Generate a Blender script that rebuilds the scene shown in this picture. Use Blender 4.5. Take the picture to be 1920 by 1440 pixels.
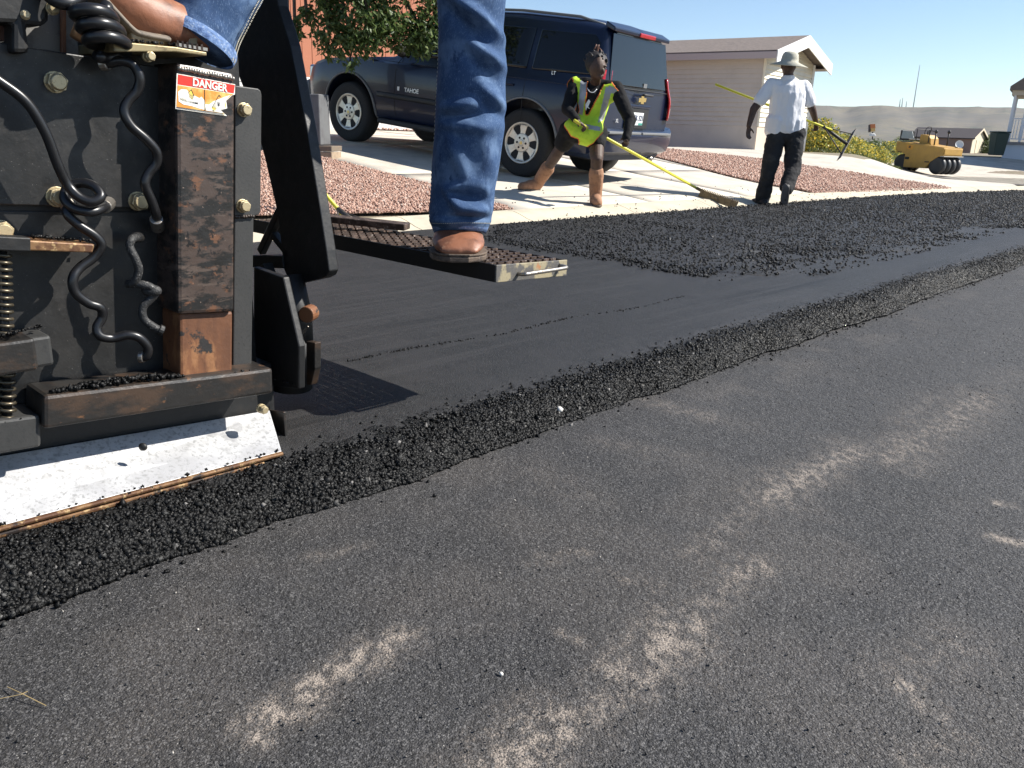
import bpy, bmesh, math, random
import numpy as np
from mathutils import Vector, Matrix

for o in list(bpy.data.objects):
    bpy.data.objects.remove(o, do_unlink=True)
scene = bpy.context.scene
COL = scene.collection
rnd = random.Random(7)
rng = np.random.default_rng(11)

# ------------------------------------------------------------------ camera
F_PX, PITCH, ROLL, CAM_H = 1540.0, math.radians(17.2), math.radians(2.0), 0.85
FWD = Vector((0, math.cos(PITCH), -math.sin(PITCH)))
UP0 = Vector((0, math.sin(PITCH), math.cos(PITCH)))
RT0 = Vector((1, 0, 0))
RT = RT0 * math.cos(ROLL) + UP0 * math.sin(ROLL)
UPV = UP0 * math.cos(ROLL) - RT0 * math.sin(ROLL)
CAM = Vector((0, 0, CAM_H))
cam_data = bpy.data.cameras.new('camera')
cam = bpy.data.objects.new('camera', cam_data)
COL.objects.link(cam)
cam_data.sensor_width = 36.0
cam_data.lens = F_PX / 1920 * 36.0
cam_data.clip_start = 0.05
cam_data.clip_end = 20000
m3 = Matrix((RT, UPV, -FWD)).transposed()
cam.matrix_world = Matrix.Translation(CAM) @ m3.to_4x4()
scene.camera = cam

# ------------------------------------------------------------------ world, sun, exposure
SUN_EL, SUN_AZ = math.radians(41), math.radians(4)       # azimuth from +X towards +Y
world = bpy.data.worlds.new('World')
scene.world = world
world.use_nodes = True
wn = world.node_tree
sky = wn.nodes.new('ShaderNodeTexSky')
sky.sky_type = 'NISHITA'
sky.sun_disc = False
sky.sun_elevation = SUN_EL
sky.sun_rotation = math.radians(90) - SUN_AZ
sky.altitude = 1500
sky.air_density = 1.0
sky.dust_density = 0.4
sky.ozone_density = 2.2
wn.nodes['Background'].inputs[1].default_value = 0.086
wn.links.new(sky.outputs[0], wn.nodes['Background'].inputs[0])
sd = bpy.data.lights.new('sun', 'SUN')
sd.energy = 5.0
sd.angle = math.radians(0.53)
sd.color = (1.0, 0.955, 0.88)
sun = bpy.data.objects.new('sun', sd)
COL.objects.link(sun)
S = Vector((math.cos(SUN_EL) * math.cos(SUN_AZ), math.cos(SUN_EL) * math.sin(SUN_AZ), math.sin(SUN_EL)))
sun.rotation_euler = S.to_track_quat('Z', 'Y').to_euler()
scene.view_settings.view_transform = 'Standard'
scene.view_settings.look = 'None'
scene.view_settings.gamma = 1.0
scene.view_settings.exposure = 0.86
scene.render.engine = 'CYCLES'
scene.cycles.max_bounces = 6
scene.cycles.use_denoising = True

# ------------------------------------------------------------------ street frame: u along the mat edge, v across it
TH = math.atan2(1.06, 1)
UD = Vector((math.cos(TH), math.sin(TH), 0))
VD = Vector((-math.sin(TH), math.cos(TH), 0))
OO = Vector((0, 2.18, 0))
ZD = Vector((0, 0, 1))
def W(u, v, z): return OO + UD * u + VD * v + ZD * z
def ray(x, y): return FWD + RT * ((x - 960) / F_PX) - UPV * ((y - 720) / F_PX)
def at(x, y, Y):
    d = ray(x, y); return CAM + d * (Y / d.y)
def gz(x, y, z=0.0):
    d = ray(x, y); return CAM + d * ((z - CAM_H) / d.z)
def pv(x, y, v):
    d = ray(x, y); return CAM + d * ((v - (CAM - OO).dot(VD)) / d.dot(VD))
def pu(x, y, u):
    d = ray(x, y); return CAM + d * ((u - (CAM - OO).dot(UD)) / d.dot(UD))
def uvof(P):
    q = P - OO; return q.dot(UD), q.dot(VD)

# ------------------------------------------------------------------ materials
MATS = {}
def rgb(c): return (c[0], c[1], c[2], 1.0)
def mat(name, base, rough=0.6, metal=0.0, var=(), bump=(), coat=0.0, spec=0.5, rvar=None, attr=None, sss=0, emit=None, trans=0.0, alpha=1.0):
    """var: (scale, colour, lo, hi, detail, stretch xyz) layers mixed over base; bump: (scale, strength, dist, kind)"""
    if name in MATS: return MATS[name]
    m = bpy.data.materials.new(name); m.use_nodes = True
    nt = m.node_tree; N = nt.nodes; L = nt.links
    b = N['Principled BSDF']
    b.inputs['Roughness'].default_value = rough
    b.inputs['Metallic'].default_value = metal
    b.inputs['Specular IOR Level'].default_value = spec
    b.inputs['Coat Weight'].default_value = coat
    b.inputs['Coat Roughness'].default_value = 0.05
    if trans: b.inputs['Transmission Weight'].default_value = trans
    if alpha < 1: b.inputs['Alpha'].default_value = alpha
    if sss: b.inputs['Subsurface Weight'].default_value = sss; b.inputs['Subsurface Radius'].default_value = (.02, .01, .005)
    tc = N.new('ShaderNodeTexCoord')
    def mapped(st):
        if st is None: return tc.outputs['Object']
        mp = N.new('ShaderNodeMapping')
        if len(st) == 4: mp.vector_type = 'TEXTURE'; mp.inputs['Rotation'].default_value = (0, 0, st[3]); mp.inputs['Scale'].default_value = (1 / st[0], 1 / st[1], 1 / st[2])
        else: mp.inputs['Scale'].default_value = st
        L.new(tc.outputs['Object'], mp.inputs['Vector']); return mp.outputs[0]
    cur = None
    rgbn = N.new('ShaderNodeRGB'); rgbn.outputs[0].default_value = rgb(base); cur = rgbn.outputs[0]
    for lay in var:
        sc, c2, lo, hi = lay[:4]
        det = lay[4] if len(lay) > 4 else 4
        st = lay[5] if len(lay) > 5 else None
        kind = lay[6] if len(lay) > 6 else 'noise'
        if kind == 'voronoi':
            t = N.new('ShaderNodeTexVoronoi'); t.inputs['Scale'].default_value = sc; t.feature = 'F1'
            L.new(mapped(st), t.inputs['Vector'])
            sep = N.new('ShaderNodeSeparateColor'); L.new(t.outputs['Color'], sep.inputs[0]); fac = sep.outputs[0]
        else:
            t = N.new('ShaderNodeTexNoise'); t.inputs['Scale'].default_value = sc; t.inputs['Detail'].default_value = det
            t.inputs['Roughness'].default_value = 0.62
            L.new(mapped(st), t.inputs['Vector']); fac = t.outputs['Fac']
        mr = N.new('ShaderNodeMapRange'); mr.inputs['From Min'].default_value = lo; mr.inputs['From Max'].default_value = hi
        mr.interpolation_type = 'SMOOTHSTEP'
        L.new(fac, mr.inputs['Value'])
        mx = N.new('ShaderNodeMix'); mx.data_type = 'RGBA'
        L.new(mr.outputs[0], mx.inputs['Factor']); L.new(cur, mx.inputs['A']); mx.inputs['B'].default_value = rgb(c2)
        cur = mx.outputs['Result']
    if attr:
        an, c2, nscale, nlo, nhi = attr
        at_ = N.new('ShaderNodeAttribute'); at_.attribute_name = an
        t = N.new('ShaderNodeTexNoise'); t.inputs['Scale'].default_value = nscale; t.inputs['Detail'].default_value = 5
        t.inputs['Roughness'].default_value = .7
        L.new(tc.outputs['Object'], t.inputs['Vector'])
        ad = N.new('ShaderNodeMath'); ad.operation = 'MULTIPLY_ADD'
        L.new(at_.outputs['Fac'], ad.inputs[0]); ad.inputs[1].default_value = 0.22; L.new(t.outputs['Fac'], ad.inputs[2])
        mr = N.new('ShaderNodeMapRange'); mr.inputs['From Min'].default_value = nlo; mr.inputs['From Max'].default_value = nhi; mr.inputs['To Min'].default_value = .16
        L.new(ad.outputs[0], mr.inputs['Value'])
        gate = N.new('ShaderNodeMath'); gate.operation = 'MULTIPLY'; L.new(mr.outputs[0], gate.inputs[0])
        g2 = N.new('ShaderNodeMath'); g2.operation = 'MULTIPLY'; g2.use_clamp = True; L.new(at_.outputs['Fac'], g2.inputs[0]); g2.inputs[1].default_value = 1.15
        L.new(g2.outputs[0], gate.inputs[1])
        mx = N.new('ShaderNodeMix'); mx.data_type = 'RGBA'
        L.new(gate.outputs[0], mx.inputs['Factor']); L.new(cur, mx.inputs['A']); mx.inputs['B'].default_value = rgb(c2)
        cur = mx.outputs['Result']
    L.new(cur, b.inputs['Base Color'])
    if rvar:
        sc, r2, lo, hi = rvar
        t = N.new('ShaderNodeTexNoise'); t.inputs['Scale'].default_value = sc; t.inputs['Detail'].default_value = 3
        L.new(tc.outputs['Object'], t.inputs['Vector'])
        mr = N.new('ShaderNodeMapRange'); mr.inputs['From Min'].default_value = lo; mr.inputs['From Max'].default_value = hi
        mr.inputs['To Min'].default_value = rough; mr.inputs['To Max'].default_value = r2
        L.new(t.outputs['Fac'], mr.inputs['Value']); L.new(mr.outputs[0], b.inputs['Roughness'])
    prev = None
    for bl in bump:
        sc, stg, dist = bl[:3]
        kind = bl[3] if len(bl) > 3 else 'noise'
        st = bl[4] if len(bl) > 4 else None
        if kind == 'voronoi':
            t = N.new('ShaderNodeTexVoronoi'); t.inputs['Scale'].default_value = sc; t.feature = 'F1'; out = t.outputs['Distance']
        elif kind == 'wave':
            t = N.new('ShaderNodeTexWave'); t.inputs['Scale'].default_value = sc; t.wave_profile = 'SAW'; out = t.outputs['Fac']
        else:
            t = N.new('ShaderNodeTexNoise'); t.inputs['Scale'].default_value = sc; t.inputs['Detail'].default_value = 4; out = t.outputs['Fac']
        L.new(mapped(st), t.inputs['Vector'])
        bp = N.new('ShaderNodeBump'); bp.inputs['Strength'].default_value = stg; bp.inputs['Distance'].default_value = dist
        if kind == 'voronoi': bp.invert = True
        L.new(out, bp.inputs['Height'])
        if prev: L.new(prev, bp.inputs['Normal'])
        prev = bp.outputs[0]
    if prev: L.new(prev, b.inputs['Normal'])
    if emit:
        b.inputs['Emission Color'].default_value = rgb(emit[0]); b.inputs['Emission Strength'].default_value = emit[1]
    MATS[name] = m
    return m

# ------------------------------------------------------------------ mesh helpers
def fast_mesh(name, verts, faces):
    verts = np.asarray(verts, dtype=np.float32); faces = np.asarray(faces, dtype=np.int32)
    me = bpy.data.meshes.new(name)
    nf, k = faces.shape
    me.vertices.add(len(verts)); me.vertices.foreach_set('co', verts.ravel())
    me.loops.add(nf * k); me.loops.foreach_set('vertex_index', faces.ravel())
    me.polygons.add(nf)
    me.polygons.foreach_set('loop_start', np.arange(0, nf * k, k, dtype=np.int32))
    me.update(calc_edges=True); me.validate()
    return me

def link(name, me, m, parent=None, smooth=False, loc=None, bevel=0.0, bseg=2):
    o = bpy.data.objects.new(name, me); COL.objects.link(o)
    if m is not None:
        if isinstance(m, (list, tuple)):
            for x in m: me.materials.append(x)
        else:
            if len(me.materials) == 0: me.materials.append(m)
    if smooth and len(me.polygons):
        me.polygons.foreach_set('use_smooth', np.ones(len(me.polygons), dtype=bool)); me.update()
    if loc is not None: o.location = loc
    if parent is not None:
        o.parent = parent
    if bevel > 0:
        bm_ = o.modifiers.new('bevel', 'BEVEL'); bm_.width = bevel; bm_.segments = bseg; bm_.limit_method = 'ANGLE'; bm_.angle_limit = math.radians(40)
    return o

def keep_world(o, parent):
    """parent without moving: the mesh is written in world coordinates"""
    o.parent = parent
    top = parent
    M = Matrix.Identity(4)
    while top is not None:
        M = top.matrix_parent_inverse @ top.matrix_basis if top.parent is None else M
        top = top.parent
    chain = []
    p = parent
    while p is not None:
        chain.append(p); p = p.parent
    M = Matrix.Identity(4)
    for p in reversed(chain):
        M = M @ p.matrix_parent_inverse @ p.matrix_basis
    o.matrix_parent_inverse = M.inverted()
    return o

def tag(o, label, cat, group=None, kind=None):
    if label: o['label'] = label
    if cat: o['category'] = cat
    if group: o['group'] = group
    if kind: o['kind'] = kind
    return o

def empty(name, loc, label, cat, group=None, rotz=0.0):
    o = bpy.data.objects.new(name, None); COL.objects.link(o)
    o.empty_display_size = 0.1
    o.location = loc; o.rotation_euler = (0, 0, rotz)
    return tag(o, label, cat, group)

class MB:
    def __init__(s): s.v = []; s.f = []
    def add(s, vs, fs):
        n = len(s.v); s.v += [tuple(x) for x in vs]; s.f += [tuple(i + n for i in f) for f in fs]; return s
    def box(s, c, size, X=None, Y=None, Z=None):
        c = Vector(c); X = X or Vector((1, 0, 0)); Y = Y or Vector((0, 1, 0)); Z = Z or Vector((0, 0, 1))
        a, b, d = size[0] / 2, size[1] / 2, size[2] / 2
        vs = [c + X * (a * i) + Y * (b * j) + Z * (d * k) for k in (-1, 1) for j in (-1, 1) for i in (-1, 1)]
        return s.add(vs, [(0, 2, 3, 1), (4, 5, 7, 6), (0, 1, 5, 4), (2, 6, 7, 3), (0, 4, 6, 2), (1, 3, 7, 5)])
    def bar(s, p0, p1, w, h, up=None):
        p0 = Vector(p0); p1 = Vector(p1); X = (p1 - p0); l = X.length; X.normalize()
        up = Vector(up) if up is not None else Vector((0, 0, 1))
        Y = up.cross(X)
        if Y.length < 1e-4: Y = Vector((0, 1, 0)).cross(X)
        Y.normalize(); Z = X.cross(Y)
        return s.box((p0 + p1) / 2, (l, w, h), X, Y, Z)
    def prism(s, pts, ext):
        """polygon (list of Vector) extruded by vector ext"""
        n = len(pts); pts = [Vector(p) for p in pts]; ext = Vector(ext)
        nrm = Vector((0, 0, 0))
        for i in range(n): nrm += pts[i].cross(pts[(i + 1) % n])
        if nrm.dot(ext) > 0: pts = pts[::-1]
        vs = pts + [p + ext for p in pts]
        fs = [tuple(range(n)), tuple(range(2 * n - 1, n - 1, -1))]
        for i in range(n):
            j = (i + 1) % n; fs.append((i, i + n, j + n, j))
        return s.add(vs, fs)
    def tube(s, path, r, n=10, caps=True, up=None):
        path = [Vector(p) for p in path]; k = len(path)
        rs = r if isinstance(r, (list, tuple)) else [r] * k
        prevN = None; rings = []
        for i in range(k):
            t = (path[min(i + 1, k - 1)] - path[max(i - 1, 0)])
            if t.length < 1e-9: t = Vector((0, 0, 1))
            t.normalize()
            if prevN is None:
                a = Vector(up) if up is not None else (Vector((0, 0, 1)) if abs(t.z) < .9 else Vector((1, 0, 0)))
                Nn = (a - t * a.dot(t)).normalized()
            else:
                Nn = prevN - t * prevN.dot(t)
                Nn = Nn.normalized() if Nn.length > 1e-6 else prevN
            prevN = Nn; B = t.cross(Nn)
            rr = rs[i]
            ra, rb = rr if isinstance(rr, (list, tuple)) else (rr, rr)
            rings.append([path[i] + Nn * (ra * math.cos(2 * math.pi * j / n)) + B * (rb * math.sin(2 * math.pi * j / n)) for j in range(n)])
        vs = [p for rg in rings for p in rg]; fs = []
        for i in range(k - 1):
            for j in range(n):
                a, b = i * n + j, i * n + (j + 1) % n
                fs.append((a, b, b + n, a + n))
        if caps:
            fs.append(tuple(range(n - 1, -1, -1))); fs.append(tuple(range((k - 1) * n, k * n)))
        return s.add(vs, fs)
    def cyl(s, p0, p1, r, r1=None, n=16): return s.tube([p0, p1], [r, r if r1 is None else r1], n)
    def lathe(s, prof, c, ax, n=24):
        """prof list of (r, h) along ax"""
        c = Vector(c); ax = Vector(ax).normalized()
        a = Vector((0, 0, 1)) if abs(ax.z) < .9 else Vector((1, 0, 0))
        X = (a - ax * a.dot(ax)).normalized(); Y = ax.cross(X)
        vs = []; fs = []; k = len(prof)
        for (r, h) in prof:
            for j in range(n):
                t = 2 * math.pi * j / n
                vs.append(c + ax * h + X * (r * math.cos(t)) + Y * (r * math.sin(t)))
        for i in range(k - 1):
            for j in range(n):
                a_, b_ = i * n + j, i * n + (j + 1) % n
                fs.append((a_, b_, b_ + n, a_ + n))
        fs.append(tuple(range(n - 1, -1, -1))); fs.append(tuple(range((k - 1) * n, k * n)))
        return s.add(vs, fs)
    def ell(s, c, r, n=12, m=8, R=None):
        c = Vector(c); vs = []; fs = []
        for i in range(m + 1):
            ph = math.pi * i / m
            for j in range(n):
                t = 2 * math.pi * j / n
                p = Vector((r[0] * math.sin(ph) * math.cos(t), r[1] * math.sin(ph) * math.sin(t), r[2] * math.cos(ph)))
                if R is not None: p = R @ p
                vs.append(c + p)
        for i in range(m):
            for j in range(n):
                a_, b_ = i * n + j, i * n + (j + 1) % n
                fs.append((a_, a_ + n, b_ + n, b_))
        return s.add(vs, fs)
    def cap(s, p0, p1, r0, r1, n=14):
        p0 = Vector(p0); p1 = Vector(p1)
        t = (p1 - p0).normalized()
        path = []; rs = []
        for k in (-.98, -.8, -.5, 0): path.append(p0 + t * (r0 * k)); rs.append(r0 * math.sqrt(max(0.0, 1 - k * k)))
        for k in (0, .5, .8, .98): path.append(p1 + t * (r1 * k)); rs.append(r1 * math.sqrt(max(0.0, 1 - k * k)))
        return s.tube(path, rs, n)
    def mesh(s, name):
        me = bpy.data.meshes.new(name); me.from_pydata(s.v, [], s.f); me.update(); return me
    def build(s, name, m, parent=None, smooth=False, bevel=0.0, world=False, bseg=2):
        o = link(name, s.mesh(name), m, None, smooth, None, bevel, bseg)
        if parent is not None:
            if world: keep_world(o, parent)
            else: o.parent = parent
        return o

def smooth_by_angle(o, ang=40):
    me = o.data
    bm = bmesh.new(); bm.from_mesh(me)
    a = math.radians(ang)
    for e in bm.edges:
        e.smooth = not (len(e.link_faces) == 2 and e.calc_face_angle(0) > a)
    for f in bm.faces: f.smooth = True
    bm.to_mesh(me); bm.free()
    return o

def spline(pts, k=8):
    """Catmull-Rom through points"""
    P = [Vector(p) for p in pts]; out = []
    P = [P[0] * 2 - P[1]] + P + [P[-1] * 2 - P[-2]]
    for i in range(1, len(P) - 2):
        p0, p1, p2, p3 = P[i - 1], P[i], P[i + 1], P[i + 2]
        for j in range(k):
            t = j / k
            out.append(0.5 * ((2 * p1) + (p2 - p0) * t + (2 * p0 - 5 * p1 + 4 * p2 - p3) * t * t + (3 * p1 - p0 - 3 * p2 + p3) * t ** 3))
    out.append(P[-2]); return out

def remesh(mb, voxel, smooth_it=4, disp=None):
    """union of overlapping shapes into one continuous surface"""
    me = mb.mesh('tmp'); o = bpy.data.objects.new('tmp', me); COL.objects.link(o)
    r = o.modifiers.new('r', 'REMESH'); r.mode = 'VOXEL'; r.voxel_size = voxel
    s = o.modifiers.new('s', 'SMOOTH'); s.iterations = smooth_it; s.factor = .5
    dg = bpy.context.evaluated_depsgraph_get(); dg.update()
    ev = o.evaluated_get(dg)
    out = bpy.data.meshes.new_from_object(ev)
    bpy.data.objects.remove(o, do_unlink=True); bpy.data.meshes.remove(me)
    if disp is not None:
        n = len(out.vertices); co = np.empty(n * 3, np.float32); nr = np.empty(n * 3, np.float32)
        out.vertices.foreach_get('co', co); out.vertices.foreach_get('normal', nr)
        co = co.reshape(-1, 3); nr = nr.reshape(-1, 3)
        co = co + nr * disp(co)[:, None]
        out.vertices.foreach_set('co', co.astype(np.float32).ravel()); out.update()
    return out

# value noise in numpy
def vnoise(p, seed=0):
    p = np.asarray(p, dtype=np.float64); i = np.floor(p).astype(np.int64); f = p - i; f = f * f * (3 - 2 * f)
    d = p.shape[1]; res = 0
    for c in range(2 ** d):
        h = np.full(len(p), seed * 374761393, dtype=np.int64); w = np.ones(len(p))
        for k in range(d):
            b = (c >> k) & 1
            h = (h ^ ((i[:, k] + b) * (668265263, 2147483647, 1274126177)[k])) * 1103515245 % (1 << 31)
            w = w * (f[:, k] if b else 1 - f[:, k])
        h = (h ^ (h >> 13)) * 1274126177 % (1 << 31)
        h = h ^ (h >> 16)
        res = res + w * ((h % 65536) / 65535.0)
    return res
def fbm(p, seed=0, oct=4):
    p = np.asarray(p, float); a = .5; r = 0
    for k in range(oct): r = r + a * vnoise(p * 2 ** k, seed + k * 17); a *= .5
    return r / (1 - .5 ** oct)

# scattered stones as one mesh
ICO_V = []; ICO_F = []
def _ico():
    bm = bmesh.new(); bmesh.ops.create_icosphere(bm, subdivisions=1, radius=1)
    bm.verts.ensure_lookup_table()
    v = np.array([x.co[:] for x in bm.verts]); f = np.array([[l.index for l in fc.verts] for fc in bm.faces]); bm.free(); return v, f
ICO = _ico()
OCT = (np.array([[1, 0, 0], [-1, 0, 0], [0, 1, 0], [0, -1, 0], [0, 0, 1], [0, 0, -1]], float),
       np.array([[0, 2, 4], [2, 1, 4], [1, 3, 4], [3, 0, 4], [2, 0, 5], [1, 2, 5], [3, 1, 5], [0, 3, 5]]))
def stones(pos, size, base=OCT, jitter=.3, squash=(.6, 1.0), r=rng):
    bv, bf = base; n = len(pos)
    A = r.normal(size=(n, 3, 3)); Q, _ = np.linalg.qr(A)
    sc = np.stack([r.uniform(.8, 1.25, n), r.uniform(.7, 1.1, n), r.uniform(squash[0], squash[1], n)], 1)
    loc = bv[None] * (1 + r.uniform(-jitter, jitter, (n, len(bv), 1)))
    loc = loc * sc[:, None, :] * np.asarray(size)[:, None, None]
    loc = np.einsum('nij,nkj->nki', Q, loc) + np.asarray(pos)[:, None, :]
    f = bf[None] + (np.arange(n) * len(bv))[:, None, None]
    return loc.reshape(-1, 3), f.reshape(-1, 3)
def stone_colour(o, n, per, cols, name='Col'):
    """one random colour index per stone, as a face attribute"""
    me = o.data; a = me.attributes.new(name, 'FLOAT', 'FACE')
    a.data.foreach_set('value', np.repeat(rng.random(n), per).astype(np.float32))
def uvw(u, v, z):
    u = np.asarray(u, float); v = np.asarray(v, float); z = np.asarray(z, float)
    return np.stack([OO.x + UD.x * u + VD.x * v, OO.y + UD.y * u + VD.y * v, z + 0 * u], -1)
def stone_mat(name, ramp, rough=.6, bumpst=.3, bs=90, spec=.5):
    m = bpy.data.materials.new(name); m.use_nodes = True; nt = m.node_tree; N = nt.nodes; L = nt.links; b = N['Principled BSDF']
    a = N.new('ShaderNodeAttribute'); a.attribute_name = 'Col'
    cr = N.new('ShaderNodeValToRGB'); cr.color_ramp.interpolation = 'LINEAR'
    els = cr.color_ramp.elements
    while len(els) < len(ramp): els.new(.5)
    for e, (p, c) in zip(els, ramp): e.position = p; e.color = rgb(c)
    L.new(a.outputs['Fac'], cr.inputs[0])
    L.new(cr.outputs[0], b.inputs['Base Color']); b.inputs['Roughness'].default_value = rough; b.inputs['Specular IOR Level'].default_value = spec
    t = N.new('ShaderNodeTexNoise'); t.inputs['Scale'].default_value = bs
    tc = N.new('ShaderNodeTexCoord'); L.new(tc.outputs['Object'], t.inputs['Vector'])
    bp = N.new('ShaderNodeBump'); bp.inputs['Strength'].default_value = bumpst; bp.inputs['Distance'].default_value = .004
    L.new(t.outputs['Fac'], bp.inputs['Height']); L.new(bp.outputs[0], b.inputs['Normal'])
    return m

# ================================================================== THE SETTING
# ---- terrain height
def smooth(a, b, x):
    t = np.clip((np.asarray(x, float) - a) / (b - a), 0, 1); return t * t * (3 - 2 * t)
def vshift(u):
    u = np.clip(np.asarray(u, float), -30, 17.5)
    return -.03 * (u - 2) - .02 * np.maximum(0, u - 11) ** 2
def zt(X, Y):
    X = np.asarray(X, float); Y = np.asarray(Y, float)
    u = (X - OO.x) * UD.x + (Y - OO.y) * UD.y; v = (X - OO.x) * VD.x + (Y - OO.y) * VD.y
    vp = v - vshift(u)
    near = np.interp(vp, [3.4, 3.95, 4.1, 5.92, 8.55, 12, 20, 60], [-.03, .09, .125, .30, .60, .72, .8, .8])
    zA = np.interp(Y, [21, 26, 32, 45, 90, 200, 500], [.55, .52, .15, .0, -1.5, -6, -14])
    zB = np.interp(Y, [15, 18, 24, 30, 35, 38, 43, 60, 90, 200, 500], [.05, .0, -.2, -.4, -.42, -.3, .3, .4, -1, -6, -14])
    s = X / np.maximum(Y, .1)
    w = smooth(.38, .50, s)
    far = zA * (1 - w) + zB * w
    k = smooth(15, 21, Y) * smooth(0.0, .12, s)
    kl = smooth(60, 120, Y)
    k = np.maximum(k, kl)
    return near * (1 - k) + far * k
def zt1(X, Y): return float(zt(np.array([X]), np.array([Y]))[0])
def hit(x, y, off=0.0):
    d = ray(x, y); t = np.arange(1.0, 110, .004)
    P = np.array(CAM)[None] + np.array(d)[None] * t[:, None]
    below = P[:, 2] < zt(P[:, 0], P[:, 1]) + off
    i = int(np.argmax(below)) if below.any() else len(t) - 1
    return Vector(P[i])

# ---- materials of the setting
M_road = mat('worn_asphalt', (.046, .045, .0465), .8, var=[(2.2, (.031, .030, .031), .38, .62, 5, (.5, 1.4, 1, TH)), (22, (.034, .033, .0335), .45, .68, 5), (1.1, (.060, .058, .059), .52, .7, 5, (.4, 1.6, 1, TH)), (290, (.022, .021, .0205), .25, .75, 1, None, 'voronoi'), (330, (.10, .097, .096), .72, .95, 1, None, 'voronoi'), (170, (.022, .021, .021), .60, .70, 3), (520, (.30, .29, .27), .68, .74, 1)],
             bump=[(300, .5, .004, 'voronoi'), (95, .7, .007), (650, .4, .0015)], spec=.4, attr=('dust', (.32, .27, .225), 260, .60, .72), rvar=(420, .35, .55, .68))
M_bit2 = stone_mat('bitumen_stone_far', [(0, (.003, .003, .003)), (.7, (.007, .007, .007)), (.96, (.016, .016, .016)), (1, (.12, .115, .11))], .62, .6, 420, .16)
M_mat = mat('fresh_asphalt', (.024, .0235, .0235), .62, var=[(280, (.012, .012, .012), .3, .7, 1, None, 'voronoi'), (340, (.05, .049, .048), .78, .97, 1, None, 'voronoi'), (480, (.20, .195, .19), .69, .74, 1), (5, (.03, .029, .029), .4, .7), (7, (.034, .033, .033), .5, .64, 5, (.12, 3.2, 1, TH)), (3, (.016, .016, .016), .56, .68, 5, (.2, 2.5, 1, TH))],
            bump=[(300, .5, .003, 'voronoi'), (130, .4, .003)], spec=.35, rvar=(400, .32, .55, .66))
M_edge_base = M_mat
M_bit = stone_mat('bitumen_stone', [(0, (.003, .003, .003)), (.6, (.0055, .0055, .0055)), (.93, (.012, .012, .012)), (.99, (.045, .045, .043)), (1, (.2, .19, .18))], .46, .35, 420, .22)
M_conc = mat('concrete', (.58, .52, .43), .85, var=[(3, (.44, .40, .34), .35, .75), (55, (.58, .53, .45), .55, .8, 3), (160, (.33, .30, .26), .68, .8, 2)], bump=[(140, .25, .004)])
M_conc2 = mat('curb_concrete', (.55, .485, .365), .85, var=[(4, (.42, .37, .29), .35, .75), (90, (.36, .32, .26), .6, .8, 3)], bump=[(120, .3, .005)])
M_grav_base = mat('gravel_bed_soil', (.34, .215, .165), .9, var=[(60, (.30, .19, .15), .4, .7), (130, (.13, .08, .07), .5, .7)], bump=[(60, .8, .02, 'voronoi')])
M_grav = stone_mat('pink_gravel', [(0, (.26, .14, .10)), (.3, (.37, .215, .16)), (.7, (.44, .28, .215)), (.93, (.49, .36, .29)), (1, (.58, .5, .43))], .8, .3, 60)
M_soil = mat('dry_soil', (.21, .165, .12), .95, var=[(.6, (.17, .15, .09), .4, .65), (8, (.26, .21, .155), .45, .7), (.05, (.12, .13, .07), .5, .7)], bump=[(20, .5, .03)])
M_hill = mat('sagebrush_hill', (.125, .108, .08), .95, var=[(.004, (.09, .085, .07), .4, .62, 6), (.0022, (.16, .138, .09), .45, .65, 5), (.012, (.075, .08, .055), .54, .66, 6), (.05, (.10, .09, .078), .50, .62, 5)],
             bump=[(.03, .3, 6)])

# ---- ground sheet to the horizon (fan of rings round the camera)
az = np.concatenate([np.radians(np.arange(-180, -50, 6)), np.radians(np.arange(-50, 55, .3)), np.radians(np.arange(55, 181, 6))])
ds = np.concatenate([np.linspace(.3, 5, 12), np.linspace(5.2, 26, 180), np.geomspace(26.5, 6500, 70)])
A_, D_ = np.meshgrid(az, ds, indexing='ij')
X_ = D_ * np.sin(A_); Y_ = D_ * np.cos(A_)
Z_ = np.where(Y_ > 0, zt(X_, np.maximum(Y_, .1)), -.03)
uu = (X_ - OO.x) * UD.x + (Y_ - OO.y) * UD.y; vv = (X_ - OO.x) * VD.x + (Y_ - OO.y) * VD.y - vshift((X_ - OO.x) * UD.x + (Y_ - OO.y) * UD.y)
Z_ = np.where(vv < 3.6, np.minimum(Z_, -.05), Z_ - .012)
Z_ = np.where(D_ > 520, -14.0, Z_)
na, nd = A_.shape
idx = np.arange(na * nd).reshape(na, nd)
fc = np.stack([idx[:-1, :-1], idx[:-1, 1:], idx[1:, 1:], idx[1:, :-1]], -1).reshape(-1, 4)
g = link('ground', fast_mesh('ground', np.stack([X_, Y_, Z_], -1).reshape(-1, 3), fc), M_soil, smooth=True)
tag(g, 'dry sandy ground under the street and yards', 'ground', kind='structure')

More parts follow.
